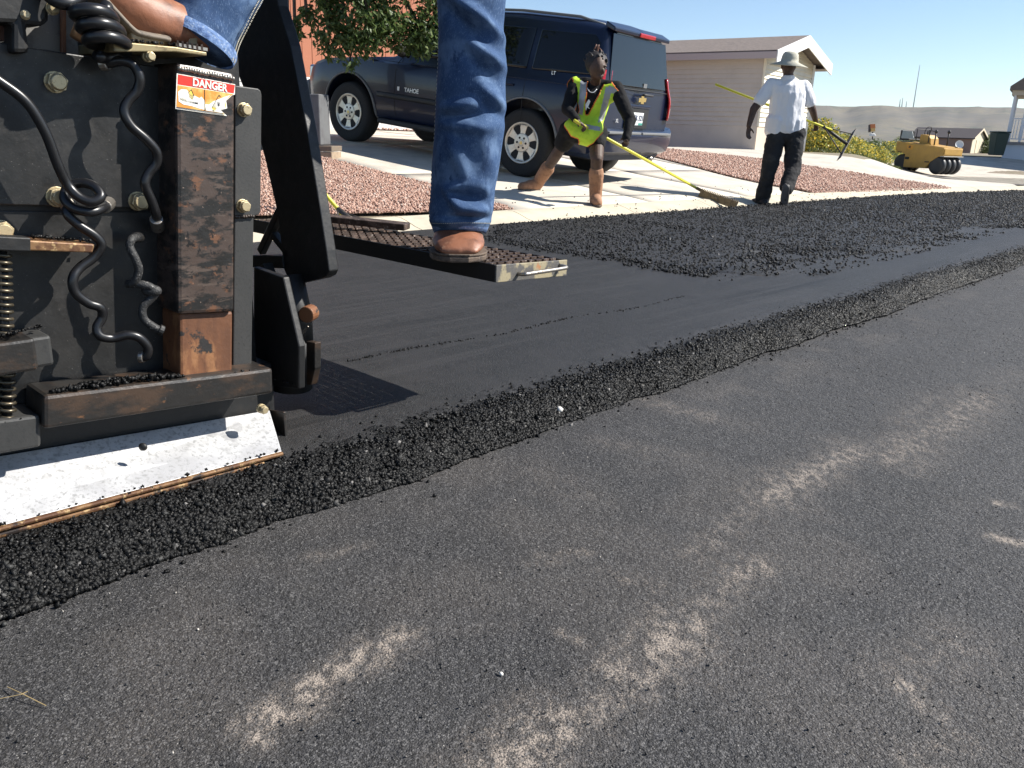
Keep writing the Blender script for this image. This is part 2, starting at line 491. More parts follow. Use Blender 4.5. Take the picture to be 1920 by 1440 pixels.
# ---- hills on the horizon
az = np.radians(np.arange(-30, 62, .22)); ds = np.geomspace(620, 5200, 90)
A_, D_ = np.meshgrid(az, ds, indexing='ij')
X_ = D_ * np.sin(A_); Y_ = D_ * np.cos(A_)
n1 = fbm(np.stack([X_ / 420, Y_ / 420], -1).reshape(-1, 2), 3, 5).reshape(X_.shape) - .5
n2 = fbm(np.stack([A_ * 14, D_ / 2200], -1).reshape(-1, 2), 9, 4).reshape(X_.shape) - .5
D2 = D_ * (1 + .22 * n2)
Z_ = np.interp(D2, [600, 900, 1500, 2300, 2700, 3150, 3300, 3600, 5200], [-16, -8, 10, 32, 66, 102, 124, 130, 130])
Z_ = Z_ + n1 * np.interp(D2, [700, 1500, 3000, 3400, 5200], [1, 5, 22, 10, 10])
na, nd = A_.shape; idx = np.arange(na * nd).reshape(na, nd)
fc = np.stack([idx[:-1, :-1], idx[:-1, 1:], idx[1:, 1:], idx[1:, :-1]], -1).reshape(-1, 4)
h = link('hills', fast_mesh('hills', np.stack([X_, Y_, Z_], -1).reshape(-1, 3), fc), M_hill, smooth=True)
tag(h, 'long low sagebrush hills along the horizon', 'hills', kind='structure')

# ---- old road
us = np.concatenate([np.arange(-14, -1.8, .4), np.arange(-1.8, 4.0, .0125), np.geomspace(4.02, 60, 120)])
vs_ = np.concatenate([np.arange(-8, -1.6, .4), np.arange(-1.6, .05, .0125), [.12, .5, 2.0, 3.4]])
Ug, Vg = np.meshgrid(us, vs_, indexing='ij')
P = uvw(Ug, Vg, 0 * Ug)
Z = (fbm(np.stack([Ug * 1.3, Vg * 1.3], -1).reshape(-1, 2), 21, 3).reshape(Ug.shape) - .5) * .012
Z += (vnoise(np.stack([Ug * 55, Vg * 55], -1).reshape(-1, 2), 5).reshape(Ug.shape) - .5) * .0028
Z = np.where(Vg > .06, -.004, Z)
P[..., 2] = Z
nu, nv = Ug.shape; idx = np.arange(nu * nv).reshape(nu, nv)
fc = np.stack([idx[:-1, :-1], idx[1:, :-1], idx[1:, 1:], idx[:-1, 1:]], -1).reshape(-1, 4)
road = link('old_road', fast_mesh('old_road', P.reshape(-1, 3), fc), M_road, smooth=True)
tag(road, 'worn grey asphalt road surface with chalky dust scuffs', 'road', kind='structure')
patches = [((480, 1362), (560, 1310), .05, 1.0), ((560, 1300), (745, 1200), .055, .95), ((960, 1435), (1080, 1345), .10, .85), ((1080, 1345), (1180, 1275), .08, .65), ((1180, 1260), (1290, 1170), .11, .8), ((1290, 1170), (1390, 1080), .09, .55), ((1385, 1080), (1440, 1060), .06, .7),
           ((1310, 1040), (1440, 930), .09, .5), ((1440, 930), (1600, 848), .10, .75), ((1670, 862), (1850, 745), .12, .62), ((1680, 792), (1750, 745), .06, .45), ((1850, 745), (1900, 700), .1, .3), ((1215, 752), (1330, 785), .07, .5), ((1330, 785), (1400, 800), .08, .25),
           ((1125, 828), (1300, 858), .07, .38), ((1695, 1285), (1760, 1335), .05, .8), ((1690, 1275), (1800, 1200), .10, .5), ((1720, 1440), (1800, 1395), .07, .5), ((1862, 1008), (1925, 1022), .03, .9), ((1872, 945), (1898, 950), .018, 1.0),
           ((1010, 1050), (1100, 1035), .045, .55), ((1150, 1078), (1240, 1105), .055, .55), ((1050, 1185), (1112, 1208), .02, .75), ((590, 1045), (690, 1022), .03, .5), ((830, 1182), (960, 1170), .03, .25), ((1000, 880), (1090, 930), .12, .3), ((1080, 985), (1130, 1000), .03, .35), ((1330, 1290), (1370, 1260), .03, .3)]
dust = np.zeros(Ug.shape)
wob = fbm(np.stack([Ug * 9, Vg * 9], -1).reshape(-1, 2), 31, 4).reshape(Ug.shape)
for (a, b, w_, k_) in patches:
    ua, va = uvof(gz(*a)); ub, vb_ = uvof(gz(*b))
    du, dv = ub - ua, vb_ - va; l2 = du * du + dv * dv + 1e-9
    t = np.clip(((Ug - ua) * du + (Vg - va) * dv) / l2, 0, 1)
    d = np.hypot(Ug - ua - t * du, Vg - va - t * dv)
    dust = np.maximum(dust, k_ * np.clip(1.15 - d / (w_ * 1.25) * (.4 + 1.2 * wob), 0, 1) ** 1.2)
dust = dust * (.40 + .60 * smooth(.38, .60, fbm(np.stack([Ug * 60, Vg * 70], -1).reshape(-1, 2), 33, 5).reshape(Ug.shape)))
dust = np.maximum(dust, .22 * smooth(.6, .75, fbm(np.stack([Ug * 2.2, Vg * 2.2], -1).reshape(-1, 2), 77, 5).reshape(Ug.shape)))
dust = np.maximum(dust, .28 * np.clip(1 - np.abs(Vg + .16) / .2, 0, 1) * smooth(.45, .65, wob) * smooth(.2, .7, Ug))
at_ = road.data.attributes.new('dust', 'FLOAT', 'POINT'); at_.data.foreach_set('value', dust.astype(np.float32).ravel())

# ---- fresh mat with its ragged loose edge
def mat_z(u, v):
    u = np.asarray(u, float); v = np.asarray(v, float)
    return np.interp(v, [-.02, .0, .03, .07, .11, .17, .26, .36, .6, 4.5], [0, .010, .044, .068, .080, .086, .090, .093, .094, .066])
us = np.concatenate([np.arange(-2.6, -1.5, .1), np.arange(-1.5, 4.0, .0125), np.geomspace(4.02, 30, 420)])
tv = np.concatenate([np.linspace(0, .36, 37), np.linspace(.38, .8, 22), np.linspace(.86, 3.55, 40)])
Ug, Tg = np.meshgrid(us, tv, indexing='ij')
Vmax = 3.56 + vshift(Ug)
Vg = np.where(Tg <= .8, Tg, .8 + (Tg - .8) / (3.55 - .8) * (Vmax - .8))
edge_w = (fbm(np.stack([Ug * 4, 0 * Ug], -1).reshape(-1, 2), 2, 4).reshape(Ug.shape) - .5) * .07
Ve = Vg + edge_w * np.clip(1 - Vg / .36, 0, 1)
Zm = mat_z(Ug, Vg)
rough_w = np.clip(1 - Vg / .24, .0, 1)
nz = fbm(np.stack([Ug * 45, Vg * 45], -1).reshape(-1, 2), 8, 3).reshape(Ug.shape) - .5
nz2 = fbm(np.stack([Ug * 1.2, Vg * 1.2], -1).reshape(-1, 2), 15, 3).reshape(Ug.shape) - .5
Zm = Zm + nz * (.0016 + .026 * rough_w) + nz2 * .008
Zm = np.where(Vg < .003, -.006, Zm)
P = uvw(Ug, Ve, Zm)
nu, nv = Ug.shape; idx = np.arange(nu * nv).reshape(nu, nv)
fc = np.stack([idx[:-1, :-1], idx[1:, :-1], idx[1:, 1:], idx[:-1, 1:]], -1).reshape(-1, 4)
M_windbed = mat('loose_mix', (.009, .009, .009), .65, var=[(150, (.017, .017, .017), .55, .75, 2)], bump=[(130, .7, .007, 'voronoi')], spec=.25)
mt = link('fresh_asphalt_mat', fast_mesh('fresh_asphalt_mat', P.reshape(-1, 3), fc), [M_mat, M_windbed], smooth=True)
vmid = (Vg[:-1, :-1] + Vg[1:, 1:]).ravel() / 2; wedge = fbm(np.stack([Ug[:-1, :-1].ravel() * 30, Vg[:-1, :-1].ravel() * 30], -1), 71, 3)
mt.data.polygons.foreach_set('material_index', (vmid < .04 + .20 * wedge).astype(np.int32)); mt.data.update()
tag(mt, 'smooth black strip of newly laid asphalt behind the paver', 'road', kind='structure')

def edge_off(u): return (fbm(np.stack([u * 4, 0 * u], -1), 2, 4) - .5) * .07
def scatter_obj(name, P, size, m, base, label, cat, parent=None, jitter=.3, squash=(.6, 1.0), kind='stuff'):
    V, Fc = stones(P, size, base, jitter, squash)
    o = link(name, fast_mesh(name, V, Fc), m)
    stone_colour(o, len(P), len(base[1]), None)
    if parent is not None: keep_world(o, parent); o['kind'] = 'stuff'
    else: tag(o, label, cat, kind=kind)
    return o
# loose stone on the ragged edge: near part fine, far part sparser
def edge_points(n, u0, u1, smin, smax):
    u = u0 + (u1 - u0) * rng.random(n) ** 1.35
    v = np.abs(rng.normal(0, .062, n)); v = np.where(v > .24, rng.random(n) * .12, v) - .012
    z = mat_z(u, v) + .001
    s = (smin + (smax - smin) * rng.random(n) ** 2.2 * 1.25) * np.clip(1.15 - v * 2.2, .42, 1.15)
    v = v + edge_off(u) * np.clip(1 - v / .36, 0, 1)
    return uvw(u, v, z), s
P1, s1 = edge_points(80000, -1.55, 4.4, .0022, .0078)
P2, s2 = edge_points(42000, 3.6, 27, .0034, .0085)
k = 420
u = rng.uniform(-1.4, 7, k); v = -np.abs(rng.exponential(.02, k)) - .003
ul = rng.uniform(-1.4, 6, 260); vl = rng.uniform(-.01, .12, 260); Pl = uvw(ul, vl + edge_off(ul), mat_z(ul, vl) + .003); sl = rng.uniform(.008, .0125, 260)
P1 = np.concatenate([P1, Pl]); s1 = np.concatenate([s1, sl])
P3 = uvw(u, v, .003 + 0 * u); s3 = rng.uniform(.003, .008, k)
o = scatter_obj('loose_asphalt_edge', np.concatenate([P1]), s1, M_bit, OCT, 'ragged band of loose black stone along the mat edge', 'loose asphalt', jitter=.42, squash=(.5, .9))
o = scatter_obj('loose_asphalt_edge', np.concatenate([P2, P3]), np.concatenate([s2, s3]), M_bit, OCT, None, None, parent=o)
o.name = 'far_edge_stone'
# raised windrow of loose mix by the kerb
wpoly = [(915, 442), (1000, 472), (1100, 487), (1200, 499), (1320, 511), (1420, 521), (1530, 523), (1545, 516), (1500, 505), (1455, 490), (1430, 476), (1480, 466), (1560, 470), (1640, 477), (1735, 473), (1770, 455), (1800, 440), (1925, 424), (1990, 405)]
wuv = np.array([uvof(gz(x, y, .085)) for x, y in wpoly] + [(u_, 3.535 + float(vshift(u_))) for u_ in (19, 17, 15, 13, 11, 9, 7, 5.5, 4.3, 3.5)])
def in_poly(pts, poly):
    x, y = pts[:, 0], pts[:, 1]; r = np.zeros(len(pts), bool); n = len(poly); j = n - 1
    for i in range(n):
        xi, yi = poly[i]; xj, yj = poly[j]
        c = ((yi > y) != (yj > y)) & (x < (xj - xi) * (y - yi) / (yj - yi + 1e-12) + xi); r ^= c; j = i
    return r
lo, hi = wuv.min(0), wuv.max(0)
q = rng.uniform(lo, hi, (420000, 2))
bump_e = np.stack([fbm(q * 2.5, 41, 4) - .5, fbm(q * 2.5, 43, 4) - .5], 1) * .9 * np.clip((3.2 - q[:, 1:2]) / 1.2, .05, 1) + rng.normal(0, .05, q.shape)
q2 = q[in_poly(q + bump_e, wuv)]
keep = rng.random(len(q2)) < np.clip(1.15 - (q2[:, 0] - 4) / 22, .35, 1)
q2 = q2[keep][:80000]
hgt = .004 + .018 * fbm(q2 * 2.2, 51, 3)
P = uvw(q2[:, 0], q2[:, 1], mat_z(q2[:, 0], q2[:, 1]) + hgt * rng.random(len(q2)))
sz = (.003 + .0105 * rng.random(len(q2)) ** 2.4) * (1 + .5 * np.clip((q2[:, 0] - 5) / 10, 0, 1))
# bed under the loose stone
bm = bmesh.new()
f = bm.faces.new([bm.verts.new((a, b, 0)) for a, b in wuv])
bmesh.ops.triangulate(bm, faces=[f])
for k in range(int(lo[0] * 2.5), int(hi[0] * 2.5) + 1):
    bmesh.ops.bisect_plane(bm, geom=bm.verts[:] + bm.edges[:] + bm.faces[:], plane_co=(k / 2.5, 0, 0), plane_no=(1, 0, 0))
for k in range(int(lo[1] * 5), int(hi[1] * 5) + 1):
    bmesh.ops.bisect_plane(bm, geom=bm.verts[:] + bm.edges[:] + bm.faces[:], plane_co=(0, k / 5, 0), plane_no=(0, 1, 0))
wv = np.array([v.co[:2] for v in bm.verts])
hh = np.array([.003 + .010 * x for x in fbm(wv * 2.2, 51, 3)])
bnd = np.array([v.is_boundary for v in bm.verts])
zz = mat_z(wv[:, 0], wv[:, 1]) + np.where(bnd, -.006, hh)
pw = uvw(wv[:, 0], wv[:, 1], zz)
for v, p in zip(bm.verts, pw): v.co = p
bmesh.ops.recalc_face_normals(bm, faces=bm.faces[:])
me = bpy.data.meshes.new('loose_asphalt_windrow'); bm.to_mesh(me); bm.free()
M_windbed0 = mat('loose_mix', (.010, .010, .010), .6, var=[(150, (.02, .02, .02), .55, .75, 2)], bump=[(110, .6, .008, 'voronoi')], spec=.3)
wr = link('loose_asphalt_windrow', me, M_mat, smooth=True)
tag(wr, 'coarse black loose asphalt spread on the mat beside the kerb', 'loose asphalt', kind='stuff')
scatter_obj('loose_stone', P, sz, M_bit, OCT, None, None, parent=wr)
# stray crumbs on the smooth mat, and the torn seam line
k = 700
u = rng.uniform(4.5, 14, k); v = rng.uniform(.5, 2.4, k); sel = rng.random(k) < .9
c = uvw(u, v, mat_z(u, v) + .003); s_ = rng.uniform(.004, .012, k)
ua, va = uvof(gz(655, 688, .075)); ub, vb_ = uvof(gz(1290, 563, .075))
t = rng.random(520) ; gap = np.interp(t, [0, .08, .2, .3, .38, .55, .6, .75, .82, 1], [.9, 1, .9, .2, .7, .8, .1, .6, .1, .7]); t = t[rng.random(520) < gap * .8]
us_ = ua + (ub - ua) * t; vs2 = va + (vb_ - va) * t + rng.normal(0, .006, len(t)) + .02 * np.sin(t * 14)
c2 = uvw(us_, vs2, mat_z(us_, vs2) + .001); s2_ = rng.uniform(.002, .0055, len(t))
ua, va = uvof(gz(1420, 500, .08)); ub, vb_ = uvof(gz(1700, 470, .08)); t = rng.random(300)
us_ = ua + (ub - ua) * t; vs2 = va + (vb_ - va) * t + rng.normal(0, .04, len(t))
c3 = uvw(us_, vs2, mat_z(us_, vs2) + .003); s3_ = rng.uniform(.004, .012, len(t))
q = np.array([uvof(gz(x, y, .08)) for x, y in [(1440, 478), (1640, 480), (1760, 470), (1540, 512)]])
lo, hi = q.min(0), q.max(0); qq = rng.uniform(lo, hi, (380, 2)); c4 = uvw(qq[:, 0], qq[:, 1], mat_z(qq[:, 0], qq[:, 1]) + .003); s4_ = rng.uniform(.005, .014, 380)
scatter_obj('asphalt_crumbs', np.concatenate([c, c2, c3, c4]), np.concatenate([s_, s2_, s3_, s4_]), M_bit, OCT, 'scattered crumbs and a torn line of stone on the mat', 'loose asphalt')
# pale chips on the old road
k = 9000
u = -1.5 + 6.5 * rng.random(k) ** 1.3; v = -rng.random(k) * 1.6
M_chip = stone_mat('pale_chip', [(0, (.010, .010, .010)), (.5, (.03, .03, .03)), (.8, (.075, .073, .072)), (.97, (.16, .15, .14)), (1, (.6, .55, .48))], .55, .2)
scatter_obj('road_chips', uvw(u, v, .0015 + 0 * u), rng.uniform(.0010, .0030, k), M_chip, OCT, 'small pale stone chips strewn over the old road', 'stone chips', squash=(.4, .7))
# a few bigger pieces one can pick out
def one_stone(name, x, y, size, m, label, z=.0):
    p = gz(x, y, z); V, Fc = stones(np.array([[p.x, p.y, z + size * .4]]), [size], ICO, .25, (.5, .7)); o = link(name, fast_mesh(name, V, Fc), m)
    a = o.data.attributes.new('Col', 'FLOAT', 'FACE'); a.data.foreach_set('value', np.full(len(Fc), .5, np.float32)); return tag(o, label, 'stone')
M_white_st = mat('white_pebble', (.62, .6, .56), .6, var=[(300, (.45, .42, .38), .5, .7)])
one_stone('white_pebble', 1050, 770, .011, M_white_st, 'white pebble caught in the black loose edge', .035)
one_stone('asphalt_lump', 815, 932, .008, M_bit, 'single black lump lying on bare road near the end gate')
one_stone('white_pebble', 940, 1265, .004, M_white_st, 'tiny white pebble on bare road below the paver')
one_stone('asphalt_lump', 1098, 783, .009, M_bit, 'black lump lying just off the ragged mat edge')
M_straw = mat('straw', (.38, .28, .13), .8)
b = MB(); b.tube([gz(14, 1288, .004), gz(40, 1300, .008), gz(86, 1323, .004)], .0007, 5); b.tube([gz(0, 1310, .004), gz(40, 1302, .008), gz(52, 1296, .01)], .0006, 5)
tag(b.build('straw', M_straw), 'thin dry straw lying on the road at the left', 'straw')

# ---- kerb in poured lengths with joints between
kerb = bpy.data.objects.new('curb', None); COL.objects.link(kerb); kerb.location = W(5, 3.6, .05)
tag(kerb, 'rolled pale concrete kerb between mat and yards', 'curb', kind='structure')
prof = [(3.55, -.06), (3.55, .045), (3.66, .052), (3.76, .072), (3.86, .105), (3.94, .125), (4.02, .128), (4.02, -.06)]
prof_k = prof[1:7]
bounds = [-3, -.2, 2.75, 4.05, 5.62, 7.1, 10.05, 13, 15.4, 17.6]
for i in range(len(bounds) - 1):
    a, c = bounds[i] + .005, bounds[i + 1] - .005
    n = max(3, int((c - a) / .35)); b = MB(); vs = []; fs = []
    for j in range(n + 1):
        u = a + (c - a) * j / n; sh = float(vshift(u))
        for (v, z) in prof: vs.append(W(u, v + sh, z))
    k = len(prof)
    for j in range(n):
        for l in range(k - 1): fs.append((j * k + l, (j + 1) * k + l, (j + 1) * k + l + 1, j * k + l + 1))
    fs.append(tuple(range(k))); fs.append(tuple(reversed(range(n * k, n * k + k))))
    b.add(vs, fs); o = b.build('curb_segment', M_conc2, kerb, world=True); smooth_by_angle(o, 35)

# ---- driveway slabs
drive = bpy.data.objects.new('driveway', None); COL.objects.link(drive); drive.location = W(7.3, 5, .2)
tag(drive, 'pale concrete driveway sloping up from the kerb', 'driveway', kind='structure')
def slab(u0, u1, v0, v1, m, parent, off=.012, name='slab', n=8):
    us = np.linspace(u0, u1, n); vs = np.linspace(v0, v1, n); Ug, Vg = np.meshgrid(us, vs, indexing='ij')
    Pw = uvw(Ug, Vg + vshift(Ug), 0 * Ug); Pw[..., 2] = zt(Pw[..., 0], Pw[..., 1]) + off
    top = Pw.reshape(-1, 3); bot = top.copy(); bot[:, 2] -= .12
    idx = np.arange(n * n).reshape(n, n)
    f1 = np.stack([idx[:-1, :-1], idx[1:, :-1], idx[1:, 1:], idx[:-1, 1:]], -1).reshape(-1, 4)
    rim = np.concatenate([idx[:, 0], idx[-1, 1:], idx[-2::-1, -1], idx[0, -2::-1]])
    side = np.stack([rim[:-1], rim[:-1] + n * n, rim[1:] + n * n, rim[1:]], -1)
    o = link(name, fast_mesh(name, np.concatenate([top, bot]), np.concatenate([f1, side])), m); keep_world(o, parent); return o
ug = [4.2, 6.3, 8.4, 10.5, 12.4]; vg = [4.03, 6.1, 8.3, 10.5, 13.0]
for i in range(4):
    for j in range(4):
        slab(ug[i] + .0025, ug[i + 1] - .0025, vg[j] + .0025, vg[j + 1] - .0025, M_conc, drive)

def sheet(name, img_poly, m, off, step=.25, label=None, cat=None, kind='structure', pts=None, thick=0):
    pw = pts or [hit(x, y) for x, y in img_poly]
    bm = bmesh.new(); f = bm.faces.new([bm.verts.new((p.x, p.y, 0)) for p in pw]); bmesh.ops.triangulate(bm, faces=[f])
    xs = [p.x for p in pw]; ys = [p.y for p in pw]
    k = math.floor(min(xs) / step)
    while k * step < max(xs):
        bmesh.ops.bisect_plane(bm, geom=bm.verts[:] + bm.edges[:] + bm.faces[:], plane_co=(k * step, 0, 0), plane_no=(1, 0, 0)); k += 1
    k = math.floor(min(ys) / step)
    while k * step < max(ys):
        bmesh.ops.bisect_plane(bm, geom=bm.verts[:] + bm.edges[:] + bm.faces[:], plane_co=(0, k * step, 0), plane_no=(0, 1, 0)); k += 1
    for v in bm.verts: v.co.z = zt1(v.co.x, v.co.y) + off
    bmesh.ops.recalc_face_normals(bm, faces=bm.faces[:])
    for f in bm.faces:
        if f.normal.z < 0: f.normal_flip()
    me = bpy.data.meshes.new(name); bm.to_mesh(me); bm.free()
    o = link(name, me, m)
    if label: tag(o, label, cat, kind=kind)
    return o, np.array([[p.x, p.y] for p in pw])
# gravel beds
def gravel_bed(img_poly, n, off, label, smin, smax):
    o, poly = sheet('gravel_bed', img_poly, M_grav_base, off, .35, label, 'gravel', 'stuff')
    lo, hi = poly.min(0), poly.max(0); q = rng.uniform(lo, hi, (n * 5, 2)); q = q[in_poly(q, poly)][:n]
    z = zt(q[:, 0], q[:, 1]) + off + rng.uniform(0, .012, len(q))
    scatter_obj('gravel_stone', np.column_stack([q, z]), rng.uniform(smin, smax, len(q)), M_grav, OCT if n > 20000 else ICO, None, None, parent=o, jitter=.3)
    return o
gravel_bed([(250, 262), (600, 297), (700, 322), (810, 350), (900, 378), (965, 397), (880, 400), (800, 402), (600, 406), (250, 415)], 30000, .020, 'pink gravel bed between the paver and the sloping driveway', .008, .017)
gravel_bed([(1205, 291), (1226, 279), (1330, 290), (1420, 300), (1600, 326), (1700, 342), (1785, 357), (1700, 361), (1527, 366), (1450, 351), (1380, 336), (1300, 315)], 22000, .026, 'pink gravel wedge behind the man with the hat', .011, .023)
gravel_bed([(560, 236), (600, 234), (800, 241), (800, 249), (600, 241), (560, 240)], 900, .03, 'strip of pink gravel along the white trailer skirt', .02, .04)
# neighbouring concrete apron and side street
M_conc3 = mat('apron_concrete', (.54, .49, .41), .85, var=[(2, (.40, .37, .31), .35, .75), (50, (.36, .33, .28), .6, .8, 3)], bump=[(120, .25, .004)])
sheet('house_driveway', [(1226, 279), (1240, 269), (1414, 281), (1510, 289), (1620, 301), (1740, 321), (1840, 342), (1905, 350), (1925, 354), (1880, 359), (1785, 358), (1600, 326)], M_conc3, .02, .4, 'pale concrete driveway of the beige house', 'driveway')
M_side = mat('side_street_asphalt', (.12, .11, .10), .85, var=[(1.2, (.09, .083, .076), .4, .7), (60, (.17, .16, .145), .55, .75)], bump=[(90, .4, .006)])
sheet('side_street', None, M_side, .015, 1.2, 'grey side street behind the concrete tip', 'road', pts=[Vector(p + (0,)) for p in [(8.6, 18.5), (12, 17.2), (40, 17.2), (40, 35.2), (15.5, 35.2), (13, 27)]])
sheet('far_driveway', None, M_conc3, .02, 1.0, 'wide pale concrete apron behind the roller', 'driveway', pts=[Vector(p + (0,)) for p in [(10.6, 27.2), (12.8, 27.3), (15.4, 35.4), (40, 35.4), (40, 43), (19.0, 43), (15.6, 38.5), (13.3, 34.0)]])
M_darkstrip = mat('dark_mulch', (.045, .035, .03), .95, bump=[(20, .8, .03)])
sheet('mulch_strip', None, M_darkstrip, .03, 1.0, 'dark strip of mulch along the far apron', 'mulch', pts=[Vector(p + (0,)) for p in [(19.2, 43.2), (42, 43.2), (42, 45.5), (20, 45.5)]])

# ================================================================== PAVER
M_black = mat('dusty_black_paint', (.010, .010, .010), .5, var=[(6, (.018, .017, .016), .4, .7), (24, (.028, .026, .024), .55, .75, 5), (90, (.034, .031, .028), .6, .8, 3), (300, (.16, .15, .14), .70, .76, 2)], bump=[(120, .2, .002)], rvar=(40, .38, .4, .7))
M_dgrey = mat('grey_black_paint', (.030, .030, .029), .55, var=[(9, (.040, .039, .037), .4, .7), (150, (.02, .02, .02), .5, .75, 4), (420, (.16, .15, .14), .73, .8, 2)], bump=[(200, .15, .002)])
M_dark = mat('greasy_black', (.008, .008, .008), .55, var=[(30, (.016, .014, .012), .5, .75)], bump=[(60, .3, .003)])
M_rustA = mat('worn_rusty_paint', (.014, .013, .012), .4, var=[(14, (.060, .042, .034), .46, .56, 7, (1, 1, 2.4)), (20, (.13, .062, .034), .58, .66, 7, (1, 1, 1.6)), (9, (.085, .062, .05), .56, .62, 8, (1, 1, 5)), (130, (.26, .19, .15), .66, .74, 4), (60, (.010, .009, .009), .58, .66, 5)], bump=[(60, .4, .002), (220, .3, .001)], rvar=(25, .3, .4, .7))
M_rustB = mat('brown_rust', (.17, .068, .028), .6, var=[(9, (.10, .04, .018), .42, .6, 6, (1, 1, .35)), (24, (.26, .12, .05), .52, .66, 6, (1, 1, .4)), (12, (.018, .016, .015), .60, .64, 6)], bump=[(90, .4, .002)])
M_rustC = mat('dark_rusty_beam', (.017, .0155, .014), .42, var=[(7, (.055, .034, .022), .48, .66, 8, (1, 1, 2.5)), (26, (.13, .065, .032), .63, .70, 7, (1, 1, 2.5)), (160, (.10, .09, .085), .68, .8, 3)], bump=[(50, .35, .003), (220, .3, .001)])
M_white_plate = mat('worn_white_steel', (.60, .60, .60), .45, var=[(7, (.48, .48, .49), .42, .62), (30, (.44, .44, .44), .5, .66, 6), (120, (.36, .36, .36), .52, .66, 5), (260, (.28, .28, .28), .62, .74, 3), (9, (.38, .38, .39), .58, .70, 7), (500, (.25, .25, .25), .66, .76, 2)], metal=.3, bump=[(160, .3, .001)])
M_lip = mat('rusty_lip', (.22, .12, .055), .5, metal=.3, var=[(26, (.10, .045, .022), .42, .58, 6), (70, (.40, .27, .13), .56, .66, 5), (18, (.025, .018, .015), .56, .64, 6)], bump=[(80, .3, .002)])
M_rubber = mat('black_rubber_hose', (.010, .010, .011), .33, var=[(80, (.03, .028, .026), .62, .8, 3)], spec=.5)
M_dustrub = mat('dusty_rubber_hose', (.02, .02, .02), .6, var=[(160, (.22, .21, .20), .58, .72, 4)], bump=[(260, .6, .003)])
M_bolt = mat('yellow_zinc', (.50, .41, .25), .42, metal=.55, var=[(120, (.28, .21, .12), .55, .75)], bump=[(300, .2, .001)])
M_steel = mat('bare_steel', (.36, .33, .29), .38, metal=.85, var=[(60, (.18, .14, .11), .55, .7)])
M_coilspr = mat('oily_spring_steel', (.10, .085, .06), .35, metal=.7, var=[(80, (.22, .17, .11), .5, .7)])
M_grate = mat('worn_grate_steel', (.085, .06, .048), .45, metal=.5, var=[(30, (.20, .14, .11), .45, .65), (80, (.42, .35, .3), .58, .70)], bump=[(150, .3, .002)])
M_endface = mat('chipped_yellow_steel', (.30, .255, .16), .6, var=[(14, (.09, .085, .08), .47, .54, 6), (18, (.36, .16, .07), .60, .66, 6), (120, (.20, .17, .11), .55, .75)], bump=[(90, .3, .002)])
M_rail = mat('black_rail', (.012, .011, .010), .5, var=[(60, (.03, .025, .02), .6, .8)])

paver = empty('asphalt_paver', W(-1.2, .9, .08), 'black rusty asphalt paver screed with hoses and white end gate', 'paver')
def pbuild(mb, name, m, parent=None, smooth=False, bevel=.002, ang=None):
    o = mb.build(name, m, parent or paver, smooth, bevel, world=True)
    if ang: smooth_by_angle(o, ang)
    return o
def vplate(px, v, th, name, m, parent=None, bevel=.0025):
    b = MB(); b.prism([pv(x, y, v) for x, y in px], VD * th); return pbuild(b, name, m, parent, bevel=bevel)
def bolt(x, y, v, r=.019, ln=.024, parent=None, ang=.2):
    c = pv(x, y, v)
    b = MB()
    hexa = [c + (UD * math.cos(a) + ZD * math.sin(a)) * r for a in [ang + k * math.pi / 3 for k in range(6)]]
    b.prism(hexa, -VD * ln * .75)
    b.cyl(c + VD * .004, c - VD * .003, r * 1.06, n=16)
    b.cyl(c - VD * ln * .74, c - VD * ln, r * .86, r * .7, n=14)
    return pbuild(b, 'bolt', M_bolt, parent, bevel=.001)
# body behind the face
b = MB(); b.box(W(-1.96, 1.85, .56), (2.83, 2.92, .95), UD, VD, ZD); pbuild(b, 'machine_body', M_dark, bevel=.02)
b = MB(); b.box(W(-1.9, 2.2, 1.45), (2.75, 2.4, .97), UD, VD, ZD); pbuild(b, 'engine_housing', M_dark, bevel=.03)
# panels
vplate([(-90, 66), (0, 80), (162, 105), (330, 130), (330, 392), (-90, 382)], .285, .012, 'upper_panel', M_black)
vplate([(-90, 394), (325, 397), (325, 730), (-90, 775)], .30, .012, 'lower_panel', M_black)
vplate([(-90, 370), (325, 380), (325, 410), (-90, 400)], .302, .05, 'panel_gap_backing', M_dark)
for (x, y) in [(103, 154), (106, 369), (258, 377), (2, 432)]: bolt(x, y, .285 if y < 390 else .30)
# column, inner post, beam
col = vplate([(331, 116), (441, 138), (440, 585), (334, 590)], .20, .115, 'column', M_rustA, bevel=.008)
vplate([(337, 588), (437, 584), (436, 705), (338, 716)], .214, .09, 'inner_post', M_rustB, bevel=.006)
b = MB()   # weld bead under the cap
prev = None
for k in range(22):
    t = k / 21; p = pv(336 + 100 * t, 128 + 19 * t + rnd.uniform(-1, 1), .197)
    b.ell(p, (.0052, .004, .0045 + .001 * rnd.random()), 8, 5)
pbuild(b, 'weld_bead', M_steel, col, smooth=True, bevel=0)
vplate([(441, 160), (484, 166), (489, 170), (491, 178), (489, 398), (485, 403), (478, 405), (440, 405)], .245, .012, 'side_plate', M_dgrey)
vplate([(440, 408), (476, 406), (472, 693), (437, 700)], .25, .012, 'lower_side_plate', M_dgrey)
bolt(456, 206, .245, .0145, .02); bolt(454, 386, .245, .0145, .02)
beam = vplate([(82, 742), (512, 690), (513, 738), (82, 806)], .185, .11, 'beam', M_rustC, bevel=.008)
vplate([(-90, 800), (76, 778), (78, 838), (-90, 868)], .20, .10, 'beam_stub', M_dgrey, bevel=.006)
